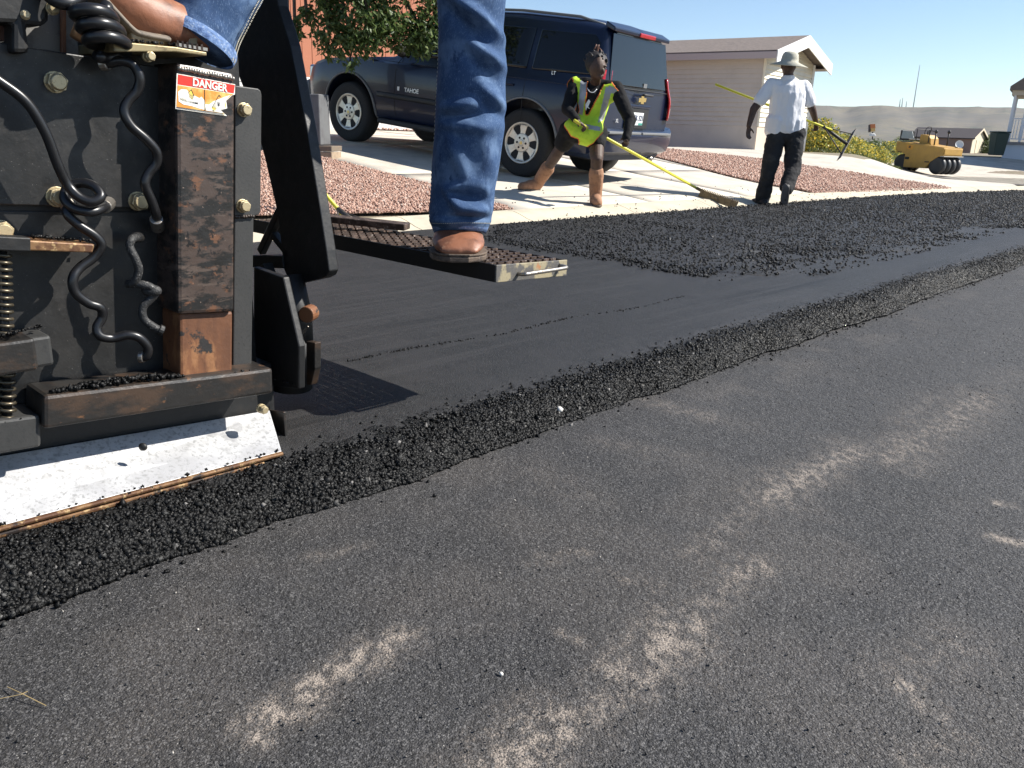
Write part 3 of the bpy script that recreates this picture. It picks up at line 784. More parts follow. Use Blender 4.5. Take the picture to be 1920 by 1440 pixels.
# white end gate with its worn lip
e0, e1, e2, e3 = pv(-160, 1030, .15), pv(529, 847, .15), W(-.575, .30, .150), W(-1.45, .30, .205)
gate = MB(); nrm = (e1 - e0).cross(e3 - e0).normalized(); nrm = nrm if nrm.z > 0 else -nrm
gate.prism([e0, e1, e2, e3], -nrm * .012); gate_o = pbuild(gate, 'end_gate', M_white_plate, bevel=.003)
b = MB(); dd = (e1 - e0).normalized()
b.bar(e0 - VD * .003 - ZD * .003, e1 - VD * .003 - ZD * .003, .012, .010); pbuild(b, 'gate_lip', M_lip, gate_o, bevel=.004)
b = MB(); b.bar(e0 - VD * .002 - ZD * .0155, e1 - VD * .002 - ZD * .0155 - dd * .05, .010, .010); pbuild(b, 'skid_shoe', M_lip, gate_o, bevel=.003)
b = MB(); b.bar(e0 + VD * .03 - ZD * .03, e1 + VD * .03 - ZD * .03 - dd * .03, .05, .04); pbuild(b, 'shoe_core', M_dark, gate_o, bevel=.003)
b = MB(); b.prism([pu(499, 768, -.565), pu(531, 773, -.565), pu(537, 849, -.565), pu(532, 852, -.565)], UD * .008); pbuild(b, 'gate_end_plate', M_rustC, gate_o)
b = MB(); b.prism([W(-1.5, .31, .13), W(-1.5, .31, .36), W(-.60, .31, .27), W(-.60, .31, .13)], VD * .3); pbuild(b, 'screed_side', M_dark, bevel=.004)
bolt(490, 766, .20, .011, .02)
b = MB(); b.ell(pv(268, 838, .195), (.010, .006, .009), 8, 6); pbuild(b, 'mud_spot', M_dark, gate_o, smooth=True, bevel=0)
# debris lying on the beam
n = 420; t = rng.random(n); pb = [pv(95 + 250 * x, 737 - 31 * x, .19 + .05 * rng.random()) for x in t]
P = np.array([[p.x, p.y, p.z + .002 + .012 * rng.random() * math.sin(math.pi * x)] for p, x in zip(pb, t)])
dbr = scatter_obj('asphalt_buildup', P, rng.uniform(.003, .008, n), M_bit, OCT, None, None, parent=paver)
# warning decal
M_dred = mat('decal_red', (.62, .035, .02), .35); M_dorg = mat('decal_orange', (.66, .26, .04), .4, var=[(22, (.72, .48, .14), .45, .62)])
M_dwht = mat('decal_white', (.82, .80, .74), .4, var=[(90, (.75, .70, .5), .5, .7)]); M_dyel = mat('decal_yellow', (.78, .62, .10), .4); M_dblk = mat('decal_black', (.03, .03, .03), .5)
dec = vplate([(331.5, 137.5), (441, 158), (440.5, 177), (435, 179), (424, 189), (426, 203), (414, 207), (426, 217.5), (329, 204.5)], .1992, .0007, 'warning_decal', M_dwht, bevel=0)
dec['label'] = 'torn red and orange DANGER warning sticker'
def flat(px, lift, name, m): return vplate(px, .1992 - lift, .0004, name, m, dec, bevel=0)
flat([(334, 139.5), (440.5, 159.5), (438.5, 174.8), (333, 158)], .0005, 'decal_header', M_dred)
flat([(333, 159.5), (438, 176.5), (433, 179.5), (422.5, 188.5), (424, 202), (411, 206), (420, 213.5), (331, 201)], .0005, 'decal_field', M_dorg)
for blob, m in [([(334, 172), (340, 167), (350, 168), (356, 176), (366, 180), (374, 184), (378, 181), (383, 188), (384, 206), (372, 203), (360, 199), (344, 196), (335, 190)], M_dwht),
                ([(384, 195), (392, 196), (400, 190), (410, 186), (420, 182), (432, 178), (424, 187), (421, 195), (423, 203), (411, 206), (418, 212), (386, 207)], M_dwht),
                ([(353, 174), (359, 168), (364, 180), (361, 188), (355, 183)], M_dyel), ([(397, 203), (406, 190), (407, 204), (401, 207)], M_dyel),
                ([(335, 180), (339, 183), (352, 188), (372, 192.5), (371, 196), (350, 192), (337, 187)], M_dblk), ([(407, 190), (412, 191), (414, 199), (408, 200)], M_dblk), ([(396, 205), (403, 208), (400, 209)], M_dblk)]:
    flat(blob, .001, 'decal_picture', m)
b = MB()
for a, c in [((331.5, 200.5), (420, 213.5)), ((331, 202.8), (420, 216)), ((384, 167.5), (384.5, 208)), ((353, 174), (359, 168)), ((359, 168), (364, 180)), ((397, 203), (411, 178)), ((411, 178), (414, 182))]:
    b.bar(pv(*a, .1978), pv(*c, .1978), .0004, .0009, up=ZD)
pbuild(b, 'decal_line', M_dblk, dec, bevel=0)
def text_mesh(txt, size, bold=0.0):
    cu = bpy.data.curves.new('t', 'FONT'); cu.body = txt; cu.size = size; cu.align_x = 'CENTER'; cu.align_y = 'CENTER'; cu.extrude = .0002; cu.offset = bold
    o = bpy.data.objects.new('t', cu); COL.objects.link(o)
    dg = bpy.context.evaluated_depsgraph_get(); dg.update()
    me = bpy.data.meshes.new_from_object(o.evaluated_get(dg)); bpy.data.objects.remove(o, do_unlink=True); return me
def text_on(txt, size, origin, e1, e2, name, m, parent, bold=0.0, sx=1.0):
    me = text_mesh(txt, size, bold); e1 = e1.normalized(); nn = e1.cross(e2).normalized(); e2 = nn.cross(e1)
    for v in me.vertices: v.co = origin + e1 * (v.co.x * sx) + e2 * v.co.y + nn * (v.co.z)
    o = link(name, me, m); keep_world(o, parent); return o
c0 = pv(394, 160.2, .1980); c1 = pv(426, 166.1, .1980); cu_ = pv(394.8, 151, .1980)
text_on('DANGER', .0205, c0, c1 - c0, cu_ - c0, 'decal_lettering', M_dwht, dec, .0006, .90)
# hoses
def hose(px, v, r, name='hose', m=None, parent=None, k=8):
    pts = [pv(x, y, v if len(q) == 2 else q[2]) for q in px for (x, y) in [q[:2]]]
    b = MB(); b.tube(spline(pts, k), r, 12); return pbuild(b, name, m or M_rubber, parent, smooth=True, bevel=0)
hose([(-60, 115, .22), (0, 153, .215), (50, 192, .21), (85, 248, .21), (108, 308, .215), (126, 345, .22), (148, 369, .21), (172, 378, .20), (189, 368, .20), (178, 350, .215), (152, 343, .235), (128, 352, .245), (121, 372, .24), (138, 390, .225), (168, 397, .21), (190, 391, .22), (205, 380, .26)], .21, .0095)
hose([(132, 380, .25), (126, 400, .235), (148, 422, .225), (178, 442, .22), (190, 460, .22), (176, 482, .225), (150, 502, .225), (137, 522, .22), (141, 548, .22), (165, 568, .22), (188, 577, .22), (192, 594, .225), (182, 614, .225), (188, 630, .22), (212, 634, .22), (240, 628, .21), (262, 634, .205), (277, 652, .205), (274, 668, .21), (262, 668, .22)], .22, .0095)
hose([(190, 120, .25), (206, 118, .235), (228, 114, .22), (250, 122, .21), (262, 146, .205), (257, 170, .21), (240, 190, .215), (233, 210, .215), (246, 236, .21), (274, 261, .205), (293, 284, .205), (293, 306, .21), (278, 326, .215), (272, 346, .215), (284, 376, .22), (293, 402, .23), (296, 428, .26)], .22, .0095)
hose([(262, 444, .26), (248, 448, .22), (243, 462, .215), (254, 486, .21), (260, 506, .21), (254, 526, .215), (244, 534, .225)], .22, .0085, m=M_dustrub)
hose([(238, 532, .235), (260, 533, .215), (280, 537, .205), (291, 548, .205), (283, 560, .21), (268, 576, .215), (270, 598, .215), (290, 614, .21), (306, 621, .205)], .22, .0085, m=M_dustrub)
b = MB(); b.ell(pv(284, 545, .21), (.022, .014, .013), 12, 8); pbuild(b, 'hose_bulge', M_dustrub, smooth=True, bevel=0)
pts = []
for k in range(0, 66):
    a = k / 11 * math.pi * 1.15; f = k / 65
    p = pv(166 + 44 * f + 34 * math.cos(a), 12 + 86 * f + 13 * math.sin(a), .20 + .035 * math.sin(a)); pts.append(p)
b = MB(); b.tube(pts, .0115, 12); pbuild(b, 'coiled_hose', M_rubber, smooth=True, bevel=0)
hose([(70, -40, .25), (95, -5, .22), (125, 6, .21), (150, -8, .22), (180, -40, .25)], .22, .012)
# crimped fittings on the hose ends
for (x0, y0, v0, x1, y1, v1, r_) in [(205, 380, .26, 196, 388, .235, .0135), (132, 380, .25, 127, 393, .238, .0135), (262, 668, .22, 271, 669, .212, .013), (190, 120, .25, 203, 118, .238, .0135), (296, 428, .26, 293, 410, .235, .0135), (262, 444, .26, 253, 446, .235, .011), (306, 621, .205, 297, 617, .2075, .0115)]:
    b = MB(); b.cyl(pv(x0, y0, v0), pv(x1, y1, v1), r_, n=14); pbuild(b, 'hose_fitting', M_steel if r_ > .0125 else M_dark, smooth=False, bevel=.002)
# weld beads where post, beam and plates meet
for (xa, ya, xb, yb, vv_, nn_) in [(338, 713, 436, 703, .208, 20), (442, 407, 474, 405, .246, 8)]:
    b = MB()
    for k in range(nn_):
        t = k / (nn_ - 1); b.ell(pv(xa + (xb - xa) * t, ya + (yb - ya) * t + rnd.uniform(-.8, .8), vv_), (.005, .004, .0035 + .001 * rnd.random()), 7, 5)
    pbuild(b, 'weld_bead', M_rustC, smooth=True, bevel=0)
# asphalt caked on ledges and edges
cp_ = []
for (xa, ya, xb, yb, va, vb2, n_) in [(0, 632, 80, 612, .17, .25, 40), (0, 796, 76, 778, .20, .27, 60), (60, 445, 170, 452, .21, .28, 60), (440, 700, 500, 693, .19, .26, 40), (0, 985, 520, 846, .135, .165, 40), (230, 77, 330, 86, .19, .3, 50), (470, 700, 560, 725, .3, .45, 60)]:
    for k in range(n_):
        t = rnd.random(); p = pv(xa + (xb - xa) * t, ya + (yb - ya) * t, va + (vb2 - va) * rnd.random()); cp_.append((p.x, p.y, p.z + .002))
scatter_obj('caked_asphalt', np.array(cp_), rng.uniform(.0018, .0058, len(cp_)), M_bit, OCT, None, None, parent=paver)
# foot plate on top of the face, with grating end and bolt below
fp = vplate([(213, 77), (330, 88), (388, 98), (388, 105), (330, 97), (213, 97)], .185, .20, 'foot_plate', mat('worn_brass_edge', (.30, .24, .13), .5, metal=.4, var=[(30, (.12, .09, .05), .5, .7), (90, (.45, .37, .22), .6, .75)]), bevel=.002)
for k in range(6):
    x = 334 + k * 9; b = MB(); b.bar(pv(x, 84 + (x - 330) * .17, .186), pv(x, 84 + (x - 330) * .17, .36), .004, .018); pbuild(b, 'tread_bar', M_grate, fp, bevel=0)
b = MB(); b.bar(pv(330, 83, .19), pv(388, 93, .19), .006, .006); pbuild(b, 'tread_rim', M_steel, fp, bevel=0)
bolt(277, 106, .20, .010, .02, fp)
b = MB(); b.cyl(pv(148, 75, .24), pv(160, 45, .24), .017, n=16); pbuild(b, 'brass_fitting', mat('copper_fitting', (.40, .22, .11), .4, metal=.6), smooth=True, bevel=0)
# top left bracket, grey guard and bolts
vplate([(48, 20), (140, -10), (150, 120), (40, 110)], .33, .01, 'grey_guard', mat('grey_guard_paint', (.16, .155, .145), .6, var=[(40, (.11, .10, .095), .5, .7), (200, (.24, .23, .21), .6, .75)]))
vplate([(115, 12), (125, 12), (125, 108), (115, 108)], .315, .01, 'guard_edge', M_rustB)
vplate([(-60, -60), (122, -60), (96, 5), (92, 38), (80, 50), (50, 47), (57, 100), (25, 100), (25, 44), (-60, 40)], .25, .06, 'bracket', M_dark, bevel=.008)
vplate([(-40, 42), (26, 44), (26, 76), (-40, 80)], .33, .01, 'inspection_cover', mat('brown_cover', (.14, .075, .06), .7))
bolt(98, 16, .25, .011, .014); bolt(47, 28, .25, .008, .01)
# flat bar, threaded rod with spring, clamp block
vplate([(-60, 446), (60, 451), (178, 458), (174, 474), (60, 470), (-60, 466)], .205, .10, 'flat_bar', M_lip)
vplate([(-60, 440), (58, 446), (58, 472), (-60, 468)], .198, .04, 'bar_clamp', M_dark)
pts = []
for k in range(24 * 12 + 1):
    a = k / 12 * 2 * math.pi; f = k / (24 * 12); c = pv(4 + 10 * f, 468 + 316 * f, .225)
    pts.append(c + UD * (.0135 * math.cos(a)) + VD * (.0135 * math.sin(a)))
b = MB(); b.tube(pts, .0035, 6); pbuild(b, 'spring', M_coilspr, smooth=True, bevel=0)
b = MB(); b.cyl(pv(3, 455, .225), pv(15, 800, .225), .008, n=10); pbuild(b, 'threaded_rod', M_dark, smooth=True, bevel=0)
c = pv(8, 662, .215); b = MB(); b.box(c, (.085, .09, .062), UD, VD, ZD); pbuild(b, 'clamp_block', M_rustC, bevel=.006)
c = pv(58, 652, .25); b = MB(); b.box(c, (.05, .09, .06), UD, VD, ZD); pbuild(b, 'clamp_arm', M_dgrey, bevel=.006)
# cross plate carrying the walkway, and the hardware under it
UP_ = -.38
b = MB(); b.prism([pu(x, y, UP_) for x, y in [(430, -90), (508, -90), (522, 10), (545, 85), (575, 240), (598, 380), (612, 470), (617, 508), (613, 517), (603, 522), (545, 535), (532, 505), (520, 400), (497, 300), (470, 200), (430, 100)]], UD * .03); cp = pbuild(b, 'cross_plate', M_black, bevel=.003)
b = MB(); b.bar(pu(468, 488, -.36), pu(545, 490, -.36), .05, .035); pbuild(b, 'bracket_arm', M_dark)
b = MB(); b.bar(pu(490, 472, -.37), pu(528, 392, -.37), .02, .022); pbuild(b, 'brace', M_rustC)
b = MB(); b.bar(pu(514, 440, -.37), pu(545, 478, -.37), .02, .02); pbuild(b, 'brace', M_dark)
b = MB(); b.tube([pu(545, 515, -.40), pu(556, 590, -.40), pu(560, 640, -.40)], [.034, .042, .04], 16); pbuild(b, 'hanger', M_dark, smooth=True, bevel=0)
b = MB(); b.bar(pu(495, 500, -.42), pu(545, 640, -.42), .03, .05); pbuild(b, 'hanger_strap', M_dark)
c = pu(577, 588, -.40); b = MB(); b.cyl(c - UD * .012 - VD * .01, c + UD * .02 + VD * .01, .022, n=18); pbuild(b, 'pivot_pin', M_rustB, bevel=.003)
b = MB(); b.tube([pu(545, 628, -.42), pu(547, 660, -.42), pu(546, 724, -.42)], [.045, .055, .06], 18); pbuild(b, 'skid_cylinder', M_dark, smooth=True, bevel=0)
b = MB(); b.prism([pu(x, y, -.42) for x, y in [(574, 640), (590, 643), (590, 690), (583, 722), (574, 722)]], UD * .02); pbuild(b, 'skid_plate', M_rustC)
b = MB(); b.box(W(-.75, .75, .16), (.5, .7, .16), UD, VD, ZD); pbuild(b, 'screed_plate', M_dark, bevel=.01)
b = MB(); b.prism([pu(x, y, -.5) for x, y in [(475, 500), (530, 520), (560, 650), (560, 730), (475, 720)]], UD * .02); pbuild(b, 'rear_screed_wall', M_dark, bevel=.004)
b = MB(); b.bar(pu(520, 690, -.43), pu(578, 612, -.43), .0018, .0018); pbuild(b, 'wire', M_steel, bevel=0)
# walkway of grating
wk0, wk1 = Vector(W(-.07, .004, .512)), Vector(W(.223, .010, .500)); ud = (wk1 - wk0).normalized(); wl = 1.25
def wkp(a, vv, dz=0.0): return wk0 + ud * a + VD * vv + ZD * dz
WLEN = (wk1 - wk0).length
b = MB(); b.prism([wkp(0, 0), wkp(WLEN, 0), wkp(WLEN, 0, -.046), wkp(0, 0, -.046)], VD * .006); wend = pbuild(b, 'walkway_end', M_endface, bevel=.0015)
for a, nm in ((0, 'walkway_rail'), (WLEN - .006, 'walkway_rail')):
    b = MB(); b.prism([wkp(a, .007), wkp(a + .006, .007), wkp(a + .006, .007, -.046), wkp(a, .007, -.046)], VD * wl); pbuild(b, nm, M_rail, bevel=.001)
for k in range(1, 9):
    a = WLEN * k / 9; b = MB(); b.prism([wkp(a - .0025, .007, -.003), wkp(a + .0025, .007, -.003), wkp(a + .0025, .007, -.035), wkp(a - .0025, .007, -.035)], VD * wl); pbuild(b, 'grate_bar', M_grate, bevel=0)
for k in range(26):
    vv = .03 + k * .047; b = MB()
    n = 9
    for j in range(n):     # twisted cross bar seen as short raised links
        a0 = .007 + (WLEN - .014) * j / n; a1 = a0 + (WLEN - .014) / n * .86
        b.prism([wkp(a0, vv, .0015), wkp(a1, vv + .004, .0015), wkp(a1, vv + .004, -.006), wkp(a0, vv, -.006)], VD * .009)
    pbuild(b, 'cross_bar', M_grate, bevel=0)
hp = [wkp(.085, 0, -.028), wkp(.085, -.022, -.026), wkp(.10, -.028, -.024), wkp(.24, -.028, -.018), wkp(.26, -.022, -.016), wkp(.26, 0, -.014)]
b = MB(); b.tube(spline(hp, 5), .0055, 10); pbuild(b, 'grab_handle', M_steel, wend, smooth=True, bevel=0)
b = MB(); b.bar(W(-.02, 1.02, .545), W(.20, .70, .525), .07, .022); pbuild(b, 'hinged_flap', M_grate, bevel=.003)

# ================================================================== OPERATOR (mostly above the frame)
M_denim = mat('blue_denim', (.042, .080, .165), .85, var=[(13, (.10, .16, .27), .46, .64, 6), (38, (.030, .058, .125), .54, .68, 5, (1, 1, .6)), (420, (.16, .23, .36), .56, .74, 2, (1.6, 1.6, .25)), (4, (.028, .055, .125), .5, .72)], bump=[(900, .35, .0012, 'noise', (1.5, 1.5, .4)), (40, .3, .004)], spec=.15)
M_hem = mat('denim_hem', (.14, .22, .40), .85, var=[(160, (.30, .38, .52), .5, .68, 3), (60, (.07, .12, .26), .5, .7)], bump=[(120, .7, .004)], spec=.15)
M_stitch = mat('stitching', (.45, .42, .34), .8)
M_boot = mat('brown_leather', (.25, .10, .052), .5, var=[(18, (.15, .062, .035), .5, .7, 5), (40, (.33, .17, .10), .58, .74), (9, (.055, .04, .034), .64, .74, 5)], bump=[(90, .3, .002), (400, .25, .001)])
M_sole = mat('worn_sole', (.12, .085, .06), .75, var=[(40, (.055, .04, .032), .45, .65), (120, (.2, .155, .11), .6, .75)], bump=[(160, .4, .002)])
M_vest = mat('hi_vis_yellow', (.55, .78, .04), .7, var=[(20, (.45, .66, .03), .4, .7)], bump=[(30, .4, .01), (700, .2, .001)])
M_skin = mat('dark_skin', (.075, .040, .025), .6, var=[(30, (.045, .023, .015), .45, .7)], bump=[(200, .1, .001)])
oper = empty('person', wkp(.10, .20, .0), 'person in blue jeans and brown boots standing on the paver walkway', 'person')
YA = 2.30
def legA_edge(y):
    ys = [-200, -60, 0, 60, 110, 170, 240, 300, 360, 395, 415, 438]
    l = [800, 813, 821, 824, 823, 820, 817, 812, 809, 806, 808, 816]; r = [965, 951, 947, 942, 948, 947, 945, 936, 926, 922, 920, 909]
    return np.interp(y, ys, l), np.interp(y, ys, r)
# trouser leg on the walkway with folds
n = 96; rows = np.concatenate([np.linspace(-330, 438, 200)])
verts = []; faces = []
for i, y in enumerate(rows):
    l, r = legA_edge(y); cx = (l + r) / 2; w = (r - l) / 2
    back = .10 * max(0, (-y - 60) / 300)
    c = at(cx, y, YA + back); e = at(r, y, YA + back); rad = (e - c).length; ax = (e - c).normalized(); dp = Vector((0, 1, 0)); dp = (dp - ax * dp.dot(ax)).normalized()
    for j in range(n):
        a = 2 * math.pi * j / n; x = math.cos(a); d = math.sin(a)      # d<0 faces the camera
        fold = 0.0
        front = max(0.0, -d)
        def ridge(x0, y0, x1, y1, wpx, amp, sharp=1.0):
            px = cx + x * w
            dx, dy = x1 - x0, y1 - y0; L2 = dx * dx + dy * dy
            t = max(0, min(1, ((px - x0) * dx + (y - y0) * dy) / L2)); qx, qy = px - x0 - t * dx, y - y0 - t * dy
            ds_ = math.hypot(qx, qy); return amp * math.exp(-(ds_ / wpx) ** 2) * (0.35 + .65 * math.sin(math.pi * min(1, max(0, t * .94 + .03))))
        if -80 < y:
            fold += ridge(842, -10, 946, 78, 10, .016) - ridge(838, 22, 935, 100, 11, .009)
            fold += ridge(886, 86, 946, 132, 9, .013) - ridge(880, 108, 940, 160, 12, .008)
            fold += ridge(905, 165, 946, 205, 10, .011) - ridge(900, 190, 944, 222, 9, .008)
            fold += ridge(838, 205, 900, 194, 10, .012) - ridge(842, 222, 915, 214, 8, .010)
            fold += ridge(832, 232, 925, 240, 12, .010)
            fold += ridge(850, 262, 885, 350, 12, .007) + ridge(905, 250, 925, 330, 14, .006)
            fold += ridge(842, 352, 872, 344, 7, .012) + ridge(842, 354, 868, 384, 8, .014) + ridge(868, 384, 915, 392, 9, .014) - ridge(852, 360, 912, 368, 11, .014)
            fold += ridge(905, 345, 922, 380, 10, .008) - ridge(850, 402, 912, 408, 7, .010) + ridge(815, 412, 860, 418, 10, .008)
            fold *= 1.7; fold += .004 * math.sin(y * .055 + x * 3) * front
        nv = Vector((x, d, 0))
        rr = rad * (1 + 0)
        p = c + ax * (x * rr) + dp * (d * rr * 1.02)
        p += (ax * x + dp * d) * (fold * (.35 + .65 * front))
        if y > 395:   # the hem rises a little in front
            p += ZD * (.018 * front * (y - 395) / 43)
        verts.append(p)
for i in range(len(rows) - 1):
    for j in range(n):
        a, b_ = i * n + j, i * n + (j + 1) % n; faces.append((a, b_, b_ + n, a + n))
legA = link('trouser_leg', fast_mesh('trouser_leg', [tuple(v) for v in verts], faces), M_denim, smooth=True); keep_world(legA, oper)
sm = legA.modifiers.new('solid', 'SOLIDIFY'); sm.thickness = .002
# rolled hem with stitching
hv = []
hi = len(rows) - 1
def ring(i, f): return [Vector(verts[i * n + j]) + (Vector(verts[i * n + j]) - sum((Vector(verts[i * n + k]) for k in range(0, n, 8)), Vector()) / (n / 8)).normalized() * f for j in range(n)]
b = MB(); R0, R1, R2 = ring(hi - 5, .0012), ring(hi - 2, .0028), ring(hi, .002); R3 = ring(hi, -.004)
vs = R0 + R1 + R2 + R3; fs = []
for q in range(3):
    for j in range(n): fs.append((q * n + j, q * n + (j + 1) % n, (q + 1) * n + (j + 1) % n, (q + 1) * n + j))
b.add(vs, fs); o = b.build('hem', M_hem, legA, True, 0, world=True)
st = MB(); R = ring(hi - 5, .0026)
for j in range(0, n, 1):
    st.bar(R[j], R[j] + (R[(j + 1) % n] - R[j]) * .6, .0012, .0012)
st.build('stitch_row', M_stitch, legA, False, 0, world=True)
st = MB()
for i in range(20, len(rows) - 6):
    if i % 2 == 0:
        p = Vector(verts[i * n + 49]); q = Vector(verts[(i + 1) * n + 49]); out = (p - at(sum(legA_edge(rows[i])) / 2, rows[i], YA)).normalized() * .0025
        st.bar(p + out, q + out, .0012, .0012)
st.build('seam_stitch', M_stitch, legA, False, 0, world=True)
# boot on the walkway, toe towards the camera
top_z = wkp(.1, .2).z
def bootA():
    c = gz(861, 486, top_z + .012); cY = c.y
    f = Vector((.10, -1, 0)).normalized(); s_ = Vector((1, .10, 0)).normalized()
    heel = Vector((c.x, cY + .26, top_z)); toe = Vector((c.x, cY, top_z))
    b = MB()
    L = .29; secs = [(0, .046, .040, .05), (.03, .064, .062, .05), (.07, .072, .078, .048), (.12, .070, .092, .05), (.17, .060, .12, .06), (.21, .056, .16, .075), (.25, .055, .17, .08), (.285, .048, .165, .08), (.30, .03, .15, .08)]
    vs = []; k = 20
    for (d, hw, h, cz) in secs:
        o = toe - f * d
        for j in range(k):
            a = 2 * math.pi * j / k; x = math.cos(a); z = math.sin(a)
            sx = (abs(x) ** .75) * (1 if x >= 0 else -1); sz = (abs(z) ** .8) * (1 if z >= 0 else -1)
            zz = top_z + .022 + (h - .022) * (sz * .5 + .5) if True else 0
            taper = 1 - .25 * max(0, sz)
            vs.append(o + s_ * (hw * sx * taper) + ZD * (zz - o.z))
    fs = []
    for i in range(len(secs) - 1):
        for j in range(k):
            a, c2 = i * k + j, i * k + (j + 1) % k; fs.append((a, c2, c2 + k, a + k))
    fs.append(tuple(range(k))); fs.append(tuple(reversed(range((len(secs) - 1) * k, len(secs) * k))))
    b.add(vs, fs)
    b.tube([toe - f * .245 + ZD * .10, toe - f * .25 + ZD * .19, toe - f * .25 + ZD * .3], [.055, .056, .062], 20)
    me = remesh(b, .006, 3, lambda co: (fbm(co * 22, 5, 3) - .5) * .006)
    o = link('boot', me, M_boot, smooth=True); keep_world(o, oper)
    # sole and welt
    def outline(off):
        pts = []
        for (d, hw) in [(-.006, .022), (.012, .050), (.04, .068), (.08, .075), (.13, .070), (.18, .058), (.24, .056), (.285, .050), (.305, .028)]:
            pts.append((d, hw + off))
        return [toe - f * d + s_ * hw for d, hw in pts] + [toe - f * d - s_ * hw for d, hw in reversed(pts)]
    b = MB(); b.prism([p + ZD * .003 for p in outline(.003)], ZD * .016); so = b.build('sole', M_sole, o, False, .004, world=True)
    b = MB(); b.prism([p + ZD * .0195 for p in outline(.005)], ZD * .006); b.build('welt', M_sole, o, False, .002, world=True)
    return o
bootA()
# raised leg on the foot plate
def soft_tube(path, rad, m, name, parent, amp=.006, sc=16, nseg=40, seed=3):
    b = MB(); b.tube(path, rad, nseg)
    o = b.build(name, m, parent, True, 0, world=True)
    me = o.data; k = len(me.vertices); co = np.empty(k * 3, np.float32); nr = np.empty(k * 3, np.float32); me.vertices.foreach_get('co', co); me.vertices.foreach_get('normal', nr)
    co = co.reshape(-1, 3); nr = nr.reshape(-1, 3); d = (fbm(co * sc, seed, 4) - .5) * 2 * amp; me.vertices.foreach_set('co', (co + nr * d[:, None]).astype(np.float32).ravel()); me.update(); return o
pB = spline([pv(366, 84, .315), pv(382, 50, .315), pv(402, 8, .315), pv(424, -50, .33), pv(455, -150, .36), pv(500, -235, .42)], 10)
rB = [.082 - .010 * math.sin(min(1, k / 30) * math.pi) + .012 * k / len(pB) for k in range(len(pB))]
legB = soft_tube(pB, rB, M_denim, 'trouser_leg', oper, .010, 17)
b = MB(); d_ = (pB[1] - pB[0]).normalized()
b.tube([pB[0] - d_ * .002, pB[0] + d_ * .012, pB[0] + d_ * .022], [.0855, .087, .084], 40, caps=False); o = b.build('hem', M_hem, legB, True, 0, world=True)
st = MB()
for off in (0, .012):
    for k in range(0, len(pB) - 1):
        t = (pB[k + 1] - pB[k]).normalized(); side = (UD * .72 - VD * .70); side = (side - t * side.dot(t)).normalized(); sd2 = t.cross(side)
        p = pB[k] + side * (rB[k] + .0045) + sd2 * off; q = pB[k + 1] + side * (rB[k + 1] + .0045) + sd2 * off
        for m_ in range(2): st.bar(p + (q - p) * (m_ * .5), p + (q - p) * (m_ * .5 + .32), .0022, .0022)
st.build('seam_stitch', M_stitch, legB, False, 0, world=True)
def bootB():
    P_ = lambda x, y, v=.30: pv(x, y, v)
    b = MB()
    b.tube(spline([P_(372, 62), P_(335, 52), P_(290, 38), P_(245, 14), P_(215, -12), P_(190, -45)], 6), [.040 + .010 * math.sin(k / 30 * math.pi) for k in range(31)], 18)
    b.cap(P_(372, 55), P_(392, 10), .048, .05)
    me = remesh(b, .006, 4, lambda co: (fbm(co * 18, 6, 3) - .5) * .008)
    o = link('boot', me, M_boot, smooth=True); keep_world(o, oper)
    b = MB(); so = spline([P_(305, 76, .27), P_(262, 68, .27), P_(240, 60, .27), P_(212, 32, .27), P_(180, -4, .27), P_(160, -32, .27)], 5)
    b.tube(so, [(.010, .04)] * len(so), 14); b.build('sole', mat('grey_sole', (.16, .13, .10), .7, var=[(60, (.07, .06, .05), .5, .7)]), o, True, 0, world=True)
    b = MB(); b.cyl(P_(242, 69, .25), P_(304, 77, .25), .0125, n=14); b.build('sole_edge', mat('tan_sole', (.34, .27, .17), .7, var=[(50, (.2, .15, .09), .5, .7)]), o, False, .003, world=True)
    b = MB(); b.prism([P_(354, 66, .26), P_(371, 69, .26), P_(371, 88, .26), P_(355, 86, .26)], VD * .05); b.build('boot_heel', mat('tan_sole', (0, 0, 0)), o, False, .003, world=True)
bootB()
# thighs, hips, torso, arms and head, above the picture
hipA, hipB, pel = at(868, -190, 2.42), at(770, -190, 2.42), at(818, -215, 2.44)
kneeB = pv(500, -235, .42)
b = MB(); b.cap(at(880, -130, 2.34), hipA, .092, .105); b.cap(kneeB, hipB, .088, .105); b.cap(hipA, hipB, .12, .12)
o = link('trouser_seat', remesh(b, .012, 5), M_denim, smooth=True); keep_world(o, oper)
b = MB(); ch = pel + Vector((-.02, .04, .46)); b.cap(pel + ZD * .03, ch, .15, .18); b.cap(ch + Vector((-.17, 0, .08)), ch + Vector((.17, 0, .08)), .075, .075)
fl = at(950, 4, 2.38); b.cap(pel + Vector((.12, -.02, .05)), fl + ZD * .04, .05, .012)
b.cap(fl + ZD * .05, fl + ZD * .008, .012, .006)
o = link('vest', remesh(b, .010, 4), M_vest, smooth=True); keep_world(o, oper)
b = MB(); nk = ch + ZD * .22; b.cap(ch + ZD * .12, nk, .065, .06); hd = nk + Vector((0, -.02, .13)); b.ell(hd, (.076, .096, .118), 16, 12); b.ell(hd + Vector((0, -.09, -.01)), (.014, .02, .025), 8, 6); b.cap(hd + Vector((0, -.07, -.08)), hd + Vector((0, -.05, -.08)), .03, .03)
